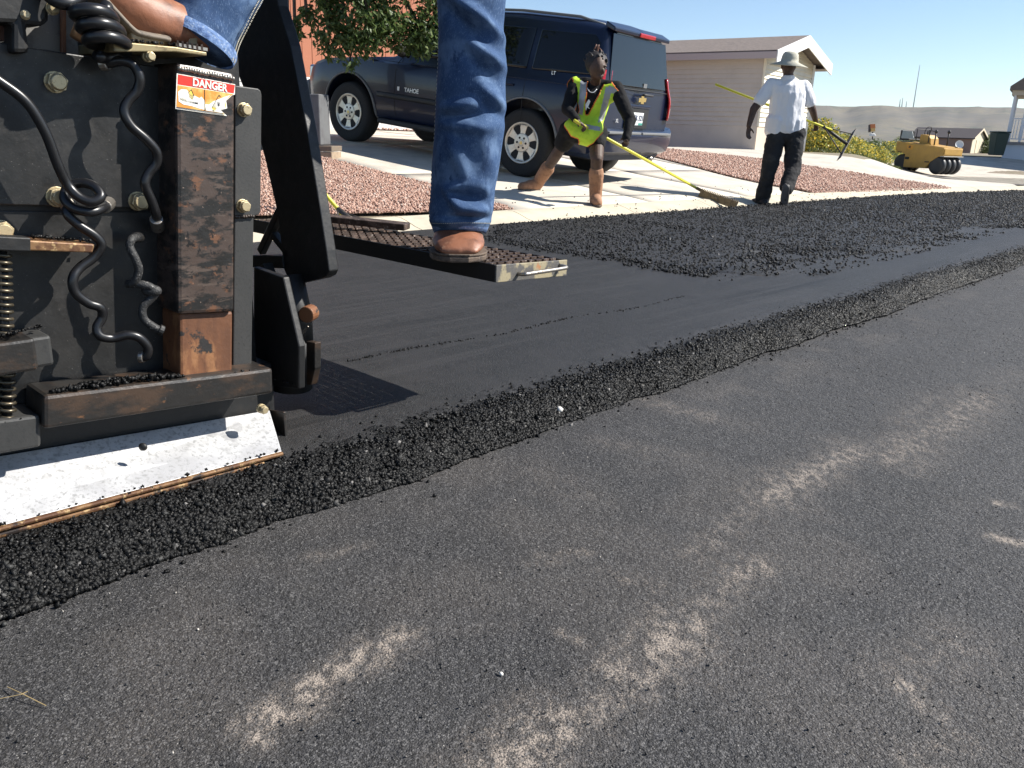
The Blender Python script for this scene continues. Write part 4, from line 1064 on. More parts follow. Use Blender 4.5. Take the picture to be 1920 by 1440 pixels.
for sx in (-1, 1):
    sh = ch + Vector((.2 * sx, 0, .08)); el = sh + Vector((.07 * sx, -.05, -.28)); wr_ = el + Vector((-.03 * sx, -.2, -.10))
    b.cap(sh, el, .05, .042); b.cap(el, wr_, .04, .028); b.cap(wr_, wr_ + Vector((0, -.06, -.01)), .03, .034)
    for q in range(4): b.cap(wr_ + Vector(((q - 1.5) * .018, -.08, -.01)), wr_ + Vector(((q - 1.5) * .019, -.14 + abs(q - 1.5) * .008, -.04)), .009, .008, 8)
    b.cap(wr_ + Vector((-.03 * sx, -.05, -.01)), wr_ + Vector((-.055 * sx, -.09, -.02)), .010, .009, 8)
    b.ell(hd + Vector((.076 * sx, 0, -.01)), (.012, .02, .03), 8, 6)
o = link('body', remesh(b, .008, 3), M_skin, smooth=True); keep_world(o, oper)

# ================================================================== SUV
M_paint = mat('dark_navy_paint', (.004, .009, .030), .3, coat=.4, spec=.4, var=[(3, (.006, .011, .032), .4, .7)])
M_glass = mat('tinted_glass', (.005, .006, .007), .05, spec=.45)
M_plas = mat('black_plastic', (.018, .018, .019), .6)
M_tyre = mat('tyre_rubber', (.016, .016, .016), .8, var=[(60, (.03, .028, .026), .5, .75)], bump=[(60, .4, .004)])
M_rim = mat('alloy', (.62, .58, .50), .35, metal=.75, var=[(20, (.5, .46, .4), .5, .7)])
M_chrome = mat('chrome_trim', (.5, .5, .5), .2, metal=.9)
M_red = mat('tail_red', (.42, .012, .015), .2, coat=.6)
M_bumpgrey = mat('bumper_pad', (.16, .165, .17), .55)
M_gold = mat('gold_badge', (.62, .45, .17), .3, metal=.6)
M_plate = mat('plate_white', (.72, .74, .72), .5); M_plgreen = mat('plate_green', (.05, .28, .22), .5); M_pltext = mat('plate_text', (.04, .05, .12), .5)
M_badge = mat('silver_badge', (.75, .75, .75), .3, metal=.4)
Rr = Vector((-.03, 10.45, 0)); Rr.z = zt1(Rr.x, Rr.y) + .012
fdir = Vector((-.83, .56, 0)).normalized()
Fr = Rr + fdir * 2.946; Fr.z = zt1(Fr.x, Fr.y) + .012
X_ax = (Fr - Rr).normalized(); Y_ax = Vector((0, 0, 1)).cross(X_ax).normalized(); Z_ax = X_ax.cross(Y_ax)
TRK = .99
org = Rr - Y_ax * TRK
suv = empty('parked_suv', org, 'dark navy SUV parked on the sloping driveway', 'suv')
suv.rotation_euler = Matrix((X_ax, Y_ax, Z_ax)).transposed().to_euler()
def ztop(x):
    return float(np.interp(x, [-1.25, -1.02, -.6, .4, 1.25, 1.5, 2.28, 2.45, 3.5, 3.85, 3.96], [1.80, 1.855, 1.90, 1.92, 1.89, 1.77, 1.23, 1.18, 1.07, .96, .80]))
SEC = [(0, .34), (.80, .34), (.92, .40), (.965, .52), (.985, .66), (1.0, .80), (1.0, .98), (.985, 1.10), (.955, 1.165), (.925, 1.20), (.86, 1.45), (.80, 1.66), (.755, 1.80), (.68, 1.865), (.45, 1.905), (0, 1.92)]
def sec_pt(x, k):
    y, z = SEC[k]; zt_ = ztop(x)
    if z > 1.10:
        if zt_ > 1.2: z = 1.10 + (z - 1.10) * (zt_ - 1.10) / (1.92 - 1.10)
        else:
            f = (z - 1.10) / .82; z = min(1.10, zt_ - .05) + f * (zt_ - min(1.10, zt_ - .05)); y = y if k < 9 else y + (.93 - y) * (1 if k < 13 else .2)
    if zt_ < 1.12 and SEC[k][1] <= 1.10: z = .34 + (SEC[k][1] - .34) * (zt_ - .06 - .34) / .76
    ys = float(np.interp(x, [-1.25, -1.17, -1.05, 0, 2.6, 3.4, 3.75, 3.96], [.86, .955, .99, 1.0, 1.0, .985, .94, .80]))
    return Vector((x, y * ys, z))
sts = [-1.24, -1.20, -1.12, -1.0, -.8, -.5, -.2, .1, .4, .7, 1.0, 1.25, 1.38, 1.6, 1.9, 2.2, 2.36, 2.6, 2.9, 3.2, 3.5, 3.72, 3.86, 3.96]
nk = len(SEC); vs = []; fs = []
for i, x in enumerate(sts):
    for sgn in (1, -1):
        for k in range(nk):
            p = sec_pt(x, k)
            sh = 0.0
            if x < -.9:
                w_ = min(1, (-.9 - x) / .3); sh = w_ * max(0, p.z - 1.05) * .26 + w_ * max(0, .62 - p.z) * .10
            vs.append(Vector((p.x + sh, p.y * sgn, p.z)))
for i in range(len(sts) - 1):
    for s_ in range(2):
        for k in range(nk - 1):
            a = (i * 2 + s_) * nk + k; b_ = ((i + 1) * 2 + s_) * nk + k
            fs.append((a, b_, b_ + 1, a + 1) if s_ == 0 else (a, a + 1, b_ + 1, b_))
for i, rev in ((0, True), (len(sts) - 1, False)):
    loop = [(i * 2) * nk + k for k in range(nk)] + [(i * 2 + 1) * nk + k for k in range(nk - 2, 0, -1)]
    fs.append(tuple(reversed(loop)) if rev else tuple(loop))
mb = MB(); mb.add(vs, fs); me = mb.mesh('body')
bm = bmesh.new(); bm.from_mesh(me); bmesh.ops.remove_doubles(bm, verts=bm.verts[:], dist=.0005); bmesh.ops.recalc_face_normals(bm, faces=bm.faces[:]); bm.to_mesh(me); bm.free()
body = link('body', me, M_paint, suv)
cut = MB()
for ax_ in (0, 2.946):
    for sgn in (1, -1):
        cut.cyl((ax_, sgn * .60, .44), (ax_, sgn * 1.2, .44), .47, n=40)
cme = cut.mesh('cut'); co = bpy.data.objects.new('cut', cme); COL.objects.link(co); co.matrix_world = Matrix.Identity(4)
tmp = bpy.data.objects.new('tmpb', me); COL.objects.link(tmp)
bo = tmp.modifiers.new('b', 'BOOLEAN'); bo.operation = 'DIFFERENCE'; bo.object = co; bo.solver = 'EXACT'
dg = bpy.context.evaluated_depsgraph_get(); dg.update()
nme = bpy.data.meshes.new_from_object(tmp.evaluated_get(dg)); bpy.data.objects.remove(tmp, do_unlink=True); bpy.data.objects.remove(co, do_unlink=True)
body.data = nme; smooth_by_angle(body, 32)
for f in body.data.polygons: pass
def side_y(x, z):
    """outer y of the body side at x,z"""
    pts = [sec_pt(x, k) for k in range(1, nk - 1)]
    zs = [p.z for p in pts]; ys = [p.y for p in pts]
    return float(np.interp(z, zs, ys))
def side_panel(poly, name, m, lift=.006, th=.012, sgn=1, parent=body):
    """polygon in x,z laid on the body side, subdivided so it follows the curve"""
    bm = bmesh.new(); f = bm.faces.new([bm.verts.new((x, 0, z)) for x, z in poly]); bmesh.ops.triangulate(bm, faces=[f])
    for zc in np.arange(.4, 1.95, .08): bmesh.ops.bisect_plane(bm, geom=bm.verts[:] + bm.edges[:] + bm.faces[:], plane_co=(0, 0, zc), plane_no=(0, 0, 1))
    for xc in np.arange(-1.2, 4, .3): bmesh.ops.bisect_plane(bm, geom=bm.verts[:] + bm.edges[:] + bm.faces[:], plane_co=(xc, 0, 0), plane_no=(1, 0, 0))
    for v in bm.verts:
        v.co.y = sgn * (side_y(v.co.x, v.co.z) + lift)
    bmesh.ops.recalc_face_normals(bm, faces=bm.faces[:])
    me = bpy.data.meshes.new(name); bm.to_mesh(me); bm.free()
    o = link(name, me, m, parent); sm_ = o.modifiers.new('s', 'SOLIDIFY'); sm_.thickness = th; sm_.offset = 0; smooth_by_angle(o, 40); return o
for sgn in (1, -1):
    side_panel([(-.96, 1.27), (.02, 1.25), (.02, 1.70), (-.80, 1.70), (-.93, 1.62)], 'rear_quarter_window', M_glass, sgn=sgn)
    side_panel([(.10, 1.25), (1.00, 1.24), (1.00, 1.70), (.10, 1.71)], 'rear_door_window', M_glass, sgn=sgn)
    side_panel([(1.08, 1.24), (2.02, 1.23), (1.45, 1.68), (1.08, 1.70)], 'front_door_window', M_glass, sgn=sgn)
    # door shut lines and moulding
    for x in (1.04, 2.10, .05):
        b = MB(); b.tube([Vector((x, sgn * (side_y(x, z) + .001), z)) for z in np.linspace(.45, 1.2, 10)], .004, 5); b.build('door_gap', M_plas, body)
    b = MB(); pts = [Vector((x, sgn * (side_y(x, .70) + .006), .70)) for x in np.linspace(.55, 2.42, 12)]; b.tube(pts, [(.035, .012)] * 12, 8, up=(0, 0, 1)); b.build('side_moulding', M_plas, body, True)
    b = MB(); pts = [Vector((x, sgn * (side_y(x, 1.13) + .002), 1.13)) for x in np.linspace(-1.1, 3.4, 20)]; b.tube(pts, [(.004, .004)] * 20, 6); b.build('crease_line', M_paint, body, True)
    for x in (.30, 1.28):
        b = MB(); b.tube([Vector((x - .1, sgn * (side_y(x, 1.05) + .002), 1.05)), Vector((x - .08, sgn * (side_y(x, 1.05) + .03), 1.05)), Vector((x + .08, sgn * (side_y(x, 1.05) + .03), 1.05)), Vector((x + .1, sgn * (side_y(x, 1.05) + .002), 1.05))], .012, 8); b.build('door_handle', M_paint, body, True)
    # wheel arch lips
    for ax_ in (0, 2.946):
        pts = []
        for a in np.linspace(math.radians(-8), math.radians(188), 26):
            x, z = ax_ + .485 * math.cos(a), .44 + .485 * math.sin(a); pts.append(Vector((x, sgn * (side_y(x, max(z, .36)) + .004), z)))
        b = MB(); b.tube(pts, [(.022, .014)] * len(pts), 8, up=(0, sgn, 0)); b.build('arch_lip', M_bumpgrey, body, True)
    # roof rail
    b = MB(); pts = [Vector((x, sgn * .66, ztop(x) - .055 + (.035 if -.7 < x < 1.0 else 0))) for x in (-.85, -.7, -.4, 0, .4, .8, 1.0, 1.15)]; b.tube(pts, .016, 8); b.build('roof_rail', M_bumpgrey, suv, True)
    # mirror
    b = MB(); b.ell((1.92, sgn * 1.10, 1.28), (.06, .11, .09), 12, 8); b.cap((1.95, sgn * .95, 1.22), (1.93, sgn * 1.05, 1.25), .03, .03); b.build('mirror', M_plas, suv, True)
    # tail lamp on the rear corner
    b = MB(); vs = []; fs = []
    zz = np.linspace(.84, 1.34, 10)
    for z in zz:
        for (xo, yo) in ((-1.15, .004), (-1.18, .006), (-1.215, -.004), (-1.245, -.03), (-1.25, -.07)):
            shx = max(0, z - 1.05) * .26; yb = side_y(max(xo, -1.2), z) * (1 if xo > -1.2 else .975)
            vs.append((xo + shx * min(1, (-.9 - xo) / .3), sgn * (yb + yo), z))
    for i in range(9):
        for j in range(4): fs.append((i * 5 + j, i * 5 + j + 1, (i + 1) * 5 + j + 1, (i + 1) * 5 + j))
    b.add(vs, fs); tl = b.build('tail_light', M_red, suv, True); sm_ = tl.modifiers.new('s', 'SOLIDIFY'); sm_.thickness = .02
    b = MB(); b.box((-1.248 + .01, sgn * .885, .93), (.02, .07, .12)); b.build('reverse_lens', M_plate, tl, False, .006)
    # headlamp
    b = MB(); b.box((3.80, sgn * .70, .86), (.16, .36, .18)); b.build('headlight', M_chrome, suv, False, .03)
def rear_x(z): return -1.243 + max(0, z - 1.05) * .26 + max(0, .62 - z) * .10
def rear_quad(y0, y1, z0, z1, name, m, lift=.004, th=.012, parent=body, bev=.004, taper=0.0):
    b = MB(); pts = [Vector((rear_x(z0) - lift, y0, z0)), Vector((rear_x(z0) - lift, y1, z0)), Vector((rear_x(z1) - lift, y1 - taper, z1)), Vector((rear_x(z1) - lift, y0 + taper, z1))]
    b.prism(pts, Vector((th, 0, 0))); return b.build(name, m, parent, False, bev)
rear_quad(-.80, .80, 1.20, 1.74, 'rear_window', M_glass, .006, taper=.10)
b = MB(); b.prism([Vector((-.93, y, 1.86)) for y in (0,)] + [Vector((-1.12, 0, 1.80)), Vector((-1.11, 0, 1.755)), Vector((-.93, 0, 1.80))], Vector((0, .74, 0))); b.prism([Vector((-.93, 0, 1.86)), Vector((-1.12, 0, 1.80)), Vector((-1.11, 0, 1.755)), Vector((-.93, 0, 1.80))], Vector((0, -.74, 0)))
sp = b.build('spoiler', M_paint, suv, False, .012)
b = MB(); b.box((-1.118, -.10, 1.778), (.03, .42, .05), Vector((1, 0, .2)).normalized(), Vector((0, 1, 0)), Vector((-.2, 0, 1)).normalized()); b.build('brake_light', M_red, sp, False, .01)
b = MB(); pts = [Vector((rear_x(1.165) - .004, y, 1.165)) for y in np.linspace(-.86, .86, 12)]; b.tube(pts, .005, 6); b.build('tailgate_gap', M_plas, body)
rear_quad(-.30, .30, .72, .96, 'plate_recess', M_plas, .003, bev=.01)
pl = rear_quad(-.155, .155, .76, .91, 'licence_plate', M_plate, .012, bev=.006)
rear_quad(-.15, -.04, .765, .79, 'plate_scene', M_plgreen, .0145, .002, pl, 0)
rear_quad(-.30, .30, .965, 1.0, 'plate_lamp_bar', M_paint, .02, .03, bev=.008)
rear_quad(-.36, .24, .685, .705, 'gate_step', M_bumpgrey, .02, .03, bev=.006)
b = MB()   # crossed bar emblem
zc, yc = 1.06, -.06; xx = rear_x(zc) - .012
b.prism([Vector((xx, yc - .10, zc - .02)), Vector((xx, yc + .10, zc - .028)), Vector((xx, yc + .10, zc + .02)), Vector((xx, yc - .10, zc + .028))], Vector((.01, 0, 0)))
b.prism([Vector((xx - .001, yc - .045, zc - .045)), Vector((xx - .001, yc + .035, zc - .045)), Vector((xx - .001, yc + .045, zc + .045)), Vector((xx - .001, yc - .035, zc + .045))], Vector((.01, 0, 0)))
b.build('rear_emblem', M_gold, body, False, .003)
b = MB(); xx = rear_x(1.12) - .02; b.tube([(xx + .02, -.34, 1.12), (xx - .02, -.31, 1.12), (xx - .02, -.10, 1.12), (xx + .02, -.07, 1.12)], .014, 8); b.build('tailgate_handle', M_plas, body, True)
# wiper mount, sticker
b = MB(); b.box((rear_x(1.22) - .012, -.12, 1.225), (.01, .09, .05)); b.build('window_sticker', M_bumpgrey, body)
# bumper
b = MB(); prof = [(-1.22, .42), (-1.33, .46), (-1.37, .56), (-1.37, .64), (-1.33, .68), (-1.20, .69)]
vs = []; fs = []
ysb = np.linspace(-1.0, 1.0, 17)
for y in ysb:
    cv = .10 * abs(y) ** 4
    for (x, z) in prof: vs.append((x + cv, y, z + (.05 * abs(y) ** 6 if z > .6 else 0)))
for i in range(16):
    for j in range(5): fs.append((i * 6 + j, (i + 1) * 6 + j, (i + 1) * 6 + j + 1, i * 6 + j + 1))
fs.append(tuple(range(6))); fs.append(tuple(reversed(range(96, 102))))
b.add(vs, fs); bp_ = b.build('rear_bumper', M_paint, suv); smooth_by_angle(bp_, 30); sm_ = bp_.modifiers.new('s', 'SOLIDIFY'); sm_.thickness = .02
b = MB()
for y0, y1 in ((-.85, -.02), (.02, .85)):
    b.box((-1.35, (y0 + y1) / 2, .672), (.10, y1 - y0, .03))
b.build('bumper_step', M_bumpgrey, bp_, False, .008)
b = MB(); b.box((-1.30, 0, .47), (.10, .26, .10)); b.build('hitch_opening', M_plas, bp_, False, .01)
b = MB(); b.tube([(-1.05, -.55, .36), (-1.28, -.58, .35)], .03, 10); b.build('exhaust_pipe', M_steel, suv, True)
# front bumper and grille
b = MB(); b.box((3.93, 0, .62), (.14, 1.70, .24)); b.build('front_bumper', M_bumpgrey, suv, False, .05)
b = MB(); b.box((3.90, 0, .88), (.06, 1.0, .16)); b.build('grille', M_chrome, suv, False, .02)
b = MB(); b.box((1.2, 0, .36), (4.2, 1.2, .10)); b.build('underbody', M_plas, suv)
for sgn in (1, -1):
    b = MB(); b.box((1.47, sgn * .93, .36), (1.85, .12, .07)); b.build('running_board', M_plas, suv, False, .02)
# windshield
b = MB(); b.prism([Vector((1.42, -.70, 1.80)), Vector((1.42, .70, 1.80)), Vector((2.24, .84, 1.265)), Vector((2.24, -.84, 1.265))], Vector((.02, 0, .03))); b.build('windshield', M_glass, body)
# wheels
def wheel(x, sgn):
    r = bpy.data.objects.new('wheel', None); COL.objects.link(r); r.parent = suv; r.location = (x, sgn * (TRK - .13), .40)
    b = MB(); b.lathe([(.235, -.11), (.30, -.125), (.36, -.128), (.385, -.115), (.402, -.08), (.404, 0), (.402, .08), (.385, .115), (.36, .128), (.30, .125), (.24, .11)], (0, 0, 0), (0, sgn, 0), 44); t = b.build('tyre', M_tyre, r); smooth_by_angle(t, 50)
    b = MB()
    b.lathe([(.215, .09), (.248, .118), (.241, .128), (.222, .122), (.210, .10)], (0, 0, 0), (0, sgn, 0), 44)
    b.lathe([(.0, .05), (.108, .06), (.118, .105), (.105, .118), (.040, .122), (.034, .128), (0, .13)], (0, 0, 0), (0, sgn, 0), 28)
    for k in range(6):
        a = k * math.pi / 3 + .52
        def pt(rad, da, y): return Vector((rad * math.cos(a + da), sgn * y, rad * math.sin(a + da)))
        b.prism([pt(.10, -.36, .112), pt(.14, -.27, .112), pt(.20, -.26, .114), pt(.225, -.36, .118), pt(.225, .36, .118), pt(.20, .26, .114), pt(.14, .27, .112), pt(.10, .36, .112)], Vector((0, -sgn * .03, 0)))
    b.build('rim', M_rim, r, False, .003)
    b = MB(); b.lathe([(.20, .045), (.20, .05), (0, .05)], (0, 0, 0), (0, sgn, 0), 28); b.build('brake_disc', M_plas, r)
    b = MB()
    for k in range(6):
        a = k * math.pi / 3; b.cyl((.064 * math.cos(a), sgn * .10, .064 * math.sin(a)), (.064 * math.cos(a), sgn * .1245, .064 * math.sin(a)), .014, n=8)
    b.build('lug_nut', M_plas, r)
    b = MB(); b.cyl((0, sgn * .12, 0), (0, sgn * .132, 0), .02, n=12); b.build('hub_badge', M_gold, r)
for x in (0, 2.946):
    for sgn in (1, -1): wheel(x, sgn)
def suv_text(txt, size, loc, e1, e2, name, m, bold=0.0, parent=body):
    me = text_mesh(txt, size, bold); e1 = Vector(e1).normalized(); nn = e1.cross(Vector(e2)).normalized(); e2 = nn.cross(e1)
    for v in me.vertices: v.co = Vector(loc) + e1 * v.co.x + e2 * v.co.y + nn * (v.co.z * 8)
    return link(name, me, m, parent)
suv_text('TAHOE', .075, (1.80, side_y(1.80, .80) + .004, .80), (-1, 0, 0), (0, 0, 1), 'door_lettering', M_badge, .001)
b = MB(); b.box((2.03, side_y(2.03, .80) + .004, .805), (.035, .004, .05)); b.build('door_badge', M_badge, body)
suv_text('LT', .055, (-.30, side_y(-.3, 1.215) + .012, 1.235), (-1, 0, 0), (0, 0, 1), 'trim_lettering', M_badge, .0008)
suv_text('XL', .06, (rear_x(.80) - .006, .52, .80), (0, -1, 0), (0, 0, 1), 'gate_lettering', M_badge, .0008)
suv_text('UFK 521', .085, (rear_x(.838) - .0155, 0, .845), (0, -1, 0), (0, 0, 1), 'plate_lettering', M_pltext, .0015, pl)

def _desc(o):
    for c in o.children:
        yield c; yield from _desc(c)
_seen = set()
for o in list(_desc(suv)):
    if o.type != 'MESH' or o.parent.name.startswith('wheel') or o.data.name in _seen: continue
    _seen.add(o.data.name); me = o.data; n_ = len(me.vertices); c_ = np.empty(n_ * 3, np.float32); me.vertices.foreach_get('co', c_); c_ = c_.reshape(-1, 3)
    c_[:, 0] = np.where(c_[:, 0] < -.5, -.5 + (c_[:, 0] + .5) * .68, c_[:, 0]); me.vertices.foreach_set('co', c_.ravel()); me.update()

# ================================================================== BUILDINGS
def lap_wall(p0, p1, z0, z1, rows, out, m, name, parent, th=.02):
    """horizontal lap boards, one mesh per wall face, true overlaps"""
    b = MB(); h = (z1 - z0) / rows
    for k in range(rows):
        a = z0 + k * h; c = a + h
        b.prism([Vector((p0.x, p0.y, a)) + out * (th + .012), Vector((p0.x, p0.y, c)) + out * th * .3, Vector((p0.x, p0.y, c)), Vector((p0.x, p0.y, a))], (p1 - p0))
    return b.build(name, m, parent, world=True)
M_beige = mat('beige_siding', (.53, .485, .435), .7, var=[(2, (.48, .44, .395), .4, .7)], bump=[(40, .1, .003)])
M_cream = mat('cream_gable_siding', (.74, .68, .55), .7, var=[(2, (.68, .62, .5), .4, .7)])
M_trimw = mat('white_trim', (.78, .78, .76), .6)
M_shing = mat('brown_shingles', (.19, .155, .135), .9, var=[(8, (.14, .115, .10), .4, .7, 3, (1, 1, 6)), (40, (.24, .20, .175), .55, .75)], bump=[(14, .5, .02, 'voronoi', (1, 1, 5))])
hc = at(1414, 282, 22.4); hz0 = hc.z - .25
hax = Vector((-.80, .60, 0)); hgx = Vector((.60, .80, 0))
house = empty('beige_house', Vector((hc.x, hc.y, hz0)), 'beige house with lap siding and white gable behind the man in the hat', 'house')
HL, HW, EH, RH = 14.0, 3.7, 2.62, .98
base = Vector((hc.x, hc.y, 0)); z0 = hc.z - .02
eave = at(1432, 100, 22.4).z
EH = eave - z0; SK = .62
c0 = base; c1 = base + hax * HL; c2 = base + hgx * HW; c3 = c1 + hgx * HW
fo = -hgx; go = -hax
b = MB(); b.prism([Vector((p.x, p.y, hz0)) for p in (c0, c1, c3, c2)], ZD * (EH + z0 - hz0 - .02)); b.build('wall_core', M_beige, house, world=True)
lap_wall(c0, c1, z0 + SK, z0 + EH, 15, fo, M_beige, 'front_siding', house)
b = MB(); b.prism([c0 + fo * .014 + ZD * hz0, c1 + fo * .014 + ZD * hz0, c1 + fo * .014 + ZD * (z0 + SK), c0 + fo * .014 + ZD * (z0 + SK)], -fo * .014); b.build('skirting', M_beige, house, world=True)
lap_wall(c0, c2, z0 + SK, z0 + EH, 15, go, M_cream, 'gable_siding', house)
b = MB(); b.prism([c0 + go * .014 + ZD * hz0, c2 + go * .014 + ZD * hz0, c2 + go * .014 + ZD * (z0 + SK), c0 + go * .014 + ZD * (z0 + SK)], -go * .014); b.build('gable_skirting', mat('tan_skirting', (.58, .48, .38), .75), house, world=True)
mid = (c0 + c2) / 2
RH = (at(1490, 75, 24).z - (z0 + EH)) * .92
b = MB(); rows = 8
for k in range(rows):
    t0, t1 = k / rows, (k + 1) / rows; a0 = c0.lerp(mid, t0); a1 = c2.lerp(mid, t0); b0 = c0.lerp(mid, t1); b1 = c2.lerp(mid, t1)
    za, zb = z0 + EH + RH * t0, z0 + EH + RH * t1
    b.add([a0 + go * .03 + ZD * za, a1 + go * .03 + ZD * za, b1 + go * .008 + ZD * zb, b0 + go * .008 + ZD * zb, a0 + ZD * za, a1 + ZD * za, b1 + ZD * zb, b0 + ZD * zb], [(0, 1, 2, 3), (0, 4, 5, 1), (4, 7, 6, 5), (0, 3, 7, 4), (1, 5, 6, 2)])
b.build('gable_triangle', M_cream, house, world=True)
ov, rk = .32, .42     # eave and rake overhang
def roof_pt(side, along, up):   # side -1 front eave, 0 ridge, 1 back
    p = mid + hgx * (side * (HW / 2 + ov)) + hax * along
    slope = RH / (HW / 2); return Vector((p.x, p.y, z0 + EH + RH - abs(side) * (HW / 2 + ov) * slope + up))
b = MB()
b.prism([roof_pt(-1, -rk, .03), roof_pt(0, -rk, .03), roof_pt(0, -rk, .13), roof_pt(-1, -rk, .13)], hax * (HL + rk * 2)); 
b.prism([roof_pt(1, -rk, .03), roof_pt(0, -rk, .03), roof_pt(0, -rk, .13), roof_pt(1, -rk, .13)], hax * (HL + rk * 2)); rf = b.build('roof', M_shing, house, world=True)
for s_ in (-1, 1):
    b = MB(); b.prism([roof_pt(s_, -rk - .03, -.17), roof_pt(0, -rk - .03, -.17), roof_pt(0, -rk - .03, .125), roof_pt(s_, -rk - .03, .125)], hax * .03); b.build('rake_board', M_trimw, rf, world=True)
    b = MB(); b.prism([roof_pt(s_ * 1.005, -rk, -.06), roof_pt(s_ * 1.005, -rk, .10), roof_pt(s_ * 1.012, -rk, .10), roof_pt(s_ * 1.012, -rk, -.06)], hax * (HL + rk * 2)); b.build('fascia', mat('grey_fascia', (.42, .36, .36), .7), rf, world=True)
    b = MB(); a_ = roof_pt(s_, -rk, -.04); w_ = roof_pt(s_ * .86, -rk, -.04); w_.z = a_.z; b.prism([a_, w_, w_ + ZD * .01, a_ + ZD * .01], hax * (HL + rk)); b.build('soffit', mat('soffit_paint', (.55, .5, .48), .7), rf, world=True)
b = MB(); b.bar(c0 + go * .03 + fo * .03 + ZD * (z0 + SK), c0 + go * .03 + fo * .03 + ZD * (z0 + EH), .05, .05); b.build('corner_board', M_cream, house, world=True)
b = MB(); b.bar(c2 + go * .03 + ZD * (z0), c2 + go * .03 + ZD * (z0 + EH), .07, .07); b.build('corner_board', M_trimw, house, world=True)

# red brown mobile home at the left
M_redwall = mat('red_brown_siding', (.42, .155, .085), .7, var=[(1.5, (.37, .135, .075), .4, .7), (30, (.46, .18, .10), .55, .75)])
M_whsk = mat('white_skirt', (.78, .77, .74), .7)
r0 = at(470, 236, 16.6); r1 = at(905, 246, 20.0); rd = (r1 - r0); rd.z = 0; rl = rd.length; rd.normalize(); rn = Vector((rd.y, -rd.x, 0))
rz = min(r0.z, r1.z) - .3; skz = at(540, 141, 17.0).z
red = empty('red_mobile_home', Vector((r0.x, r0.y, rz)), 'red brown mobile home with white skirting behind the tree', 'house')
q0 = Vector((r0.x, r0.y, 0)) - rd * 3; RL = rl + 3
b = MB(); b.prism([q0 - rn * .03 + ZD * rz, q0 + rd * RL - rn * .03 + ZD * rz, q0 + rd * RL - rn * 4 + ZD * rz, q0 - rn * 4 + ZD * rz], ZD * (skz + 2.3 - rz)); b.build('wall_core', M_redwall, red, world=True)
k = 0; x = 0
while x < RL:
    b = MB(); b.prism([q0 + rd * (x + .006) + ZD * skz, q0 + rd * (x + .20) + ZD * skz, q0 + rd * (x + .20) + ZD * (skz + 2.3), q0 + rd * (x + .006) + ZD * (skz + 2.3)], -rn * .03); b.build('siding_board', M_redwall, red, world=True); x += .206
b = MB(); b.prism([q0 + rn * .01 + ZD * (skz - .16), q0 + rd * RL + rn * .01 + ZD * (skz - .16), q0 + rd * RL + rn * .01 + ZD * (skz - .004), q0 + rn * .01 + ZD * (skz - .004)], -rn * .04); b.build('trim_band', M_whsk, red, world=True)
x = 0
while x < RL:
    b = MB(); b.prism([q0 + rd * (x + .004) + ZD * rz, q0 + rd * (x + .24) + ZD * rz, q0 + rd * (x + .24) + ZD * (skz - .165), q0 + rd * (x + .004) + ZD * (skz - .165)], -rn * .025); b.build('skirt_panel', M_whsk, red, world=True); x += .244
b = MB(); b.prism([q0 + rn * .3 + ZD * (skz + 2.3), q0 - rn * 2 + ZD * (skz + 3.1), q0 - rn * 4.3 + ZD * (skz + 2.3)], rd * RL); b.build('roof', M_shing, red, world=True)

# far shed
M_shedw = mat('brown_shed_wall', (.30, .20, .165), .8); M_shedr = mat('dark_shed_roof', (.06, .052, .055), .9); M_shedg = mat('cream_shed_gable', (.62, .54, .40), .8)
sc_ = at(1819, 287, 58); sz0 = sc_.z - .3
shed = empty('garden_shed', Vector((sc_.x, sc_.y, sz0)), 'brown shed with dark roof and cream gable beyond the roller', 'shed')
sax = Vector((-.74, .67, 0)).normalized(); sgx = Vector((.67, .74, 0)).normalized(); base = Vector((sc_.x, sc_.y, 0)); SL, SWd = 4.0, 3.2
def spt(a, g, z): return base + sax * a + sgx * g + ZD * z
ev = at(1819, 259, 58).z; rg = at(1829, 243.5, 59).z
b = MB(); b.prism([spt(.01, .01, sz0), spt(SL, .01, sz0), spt(SL, SWd, sz0), spt(.01, SWd, sz0)], ZD * (ev - sz0)); b.build('wall', M_shedw, shed, world=True)
b = MB(); b.prism([spt(-.01, 0, sz0), spt(-.01, SWd, sz0), spt(-.01, SWd, ev), spt(-.01, SWd / 2, rg), spt(-.01, 0, ev)], sax * .04); b.build('gable', M_shedg, shed, world=True)
for sgn in (0, 1):
    e_ = spt(-.15, -.15 if sgn == 0 else SWd + .15, ev - .06); t_ = spt(-.15, SWd / 2, rg + .04)
    b = MB(); b.prism([e_, t_, t_ + ZD * .06, e_ + ZD * .06], sax * (SL + .3)); b.build('roof_slope', M_shedr, shed, world=True)
for g_ in (.9, 1.62):
    b = MB(); b.prism([spt(-.04, g_, sz0 + .3), spt(-.04, g_ + .68, sz0 + .3), spt(-.04, g_ + .68, ev - .1), spt(-.04, g_, ev - .1)], sax * .03); b.build('door', M_shedg, shed, world=True)
for g_ in (0, SWd):
    b = MB(); b.bar(spt(-.17, g_ - .15 if g_ == 0 else g_ + .15, ev - .02), spt(-.17, SWd / 2, rg + .06), .02, .12); b.build('rake_board', M_shedg, shed, world=True)
# white dish by the shed
b = MB(); c_ = at(1798, 271.5, 55); b.lathe([(.0, .0), (.14, .015), (.24, .05), (.26, .07), (.24, .06), (.13, .03), (0, .02)], c_, (-.1, -1, .3), 20); di = b.build('satellite_dish', M_trimw, smooth=True); b = MB(); b.cyl(c_ + Vector((0, .02, 0)), Vector((c_.x, c_.y + .1, zt1(c_.x, c_.y) - .1)), .03, n=8); b.build('mast', M_steel, di, world=True)
tag(di, 'small white dish on a short mast before the brown shed', 'dish')
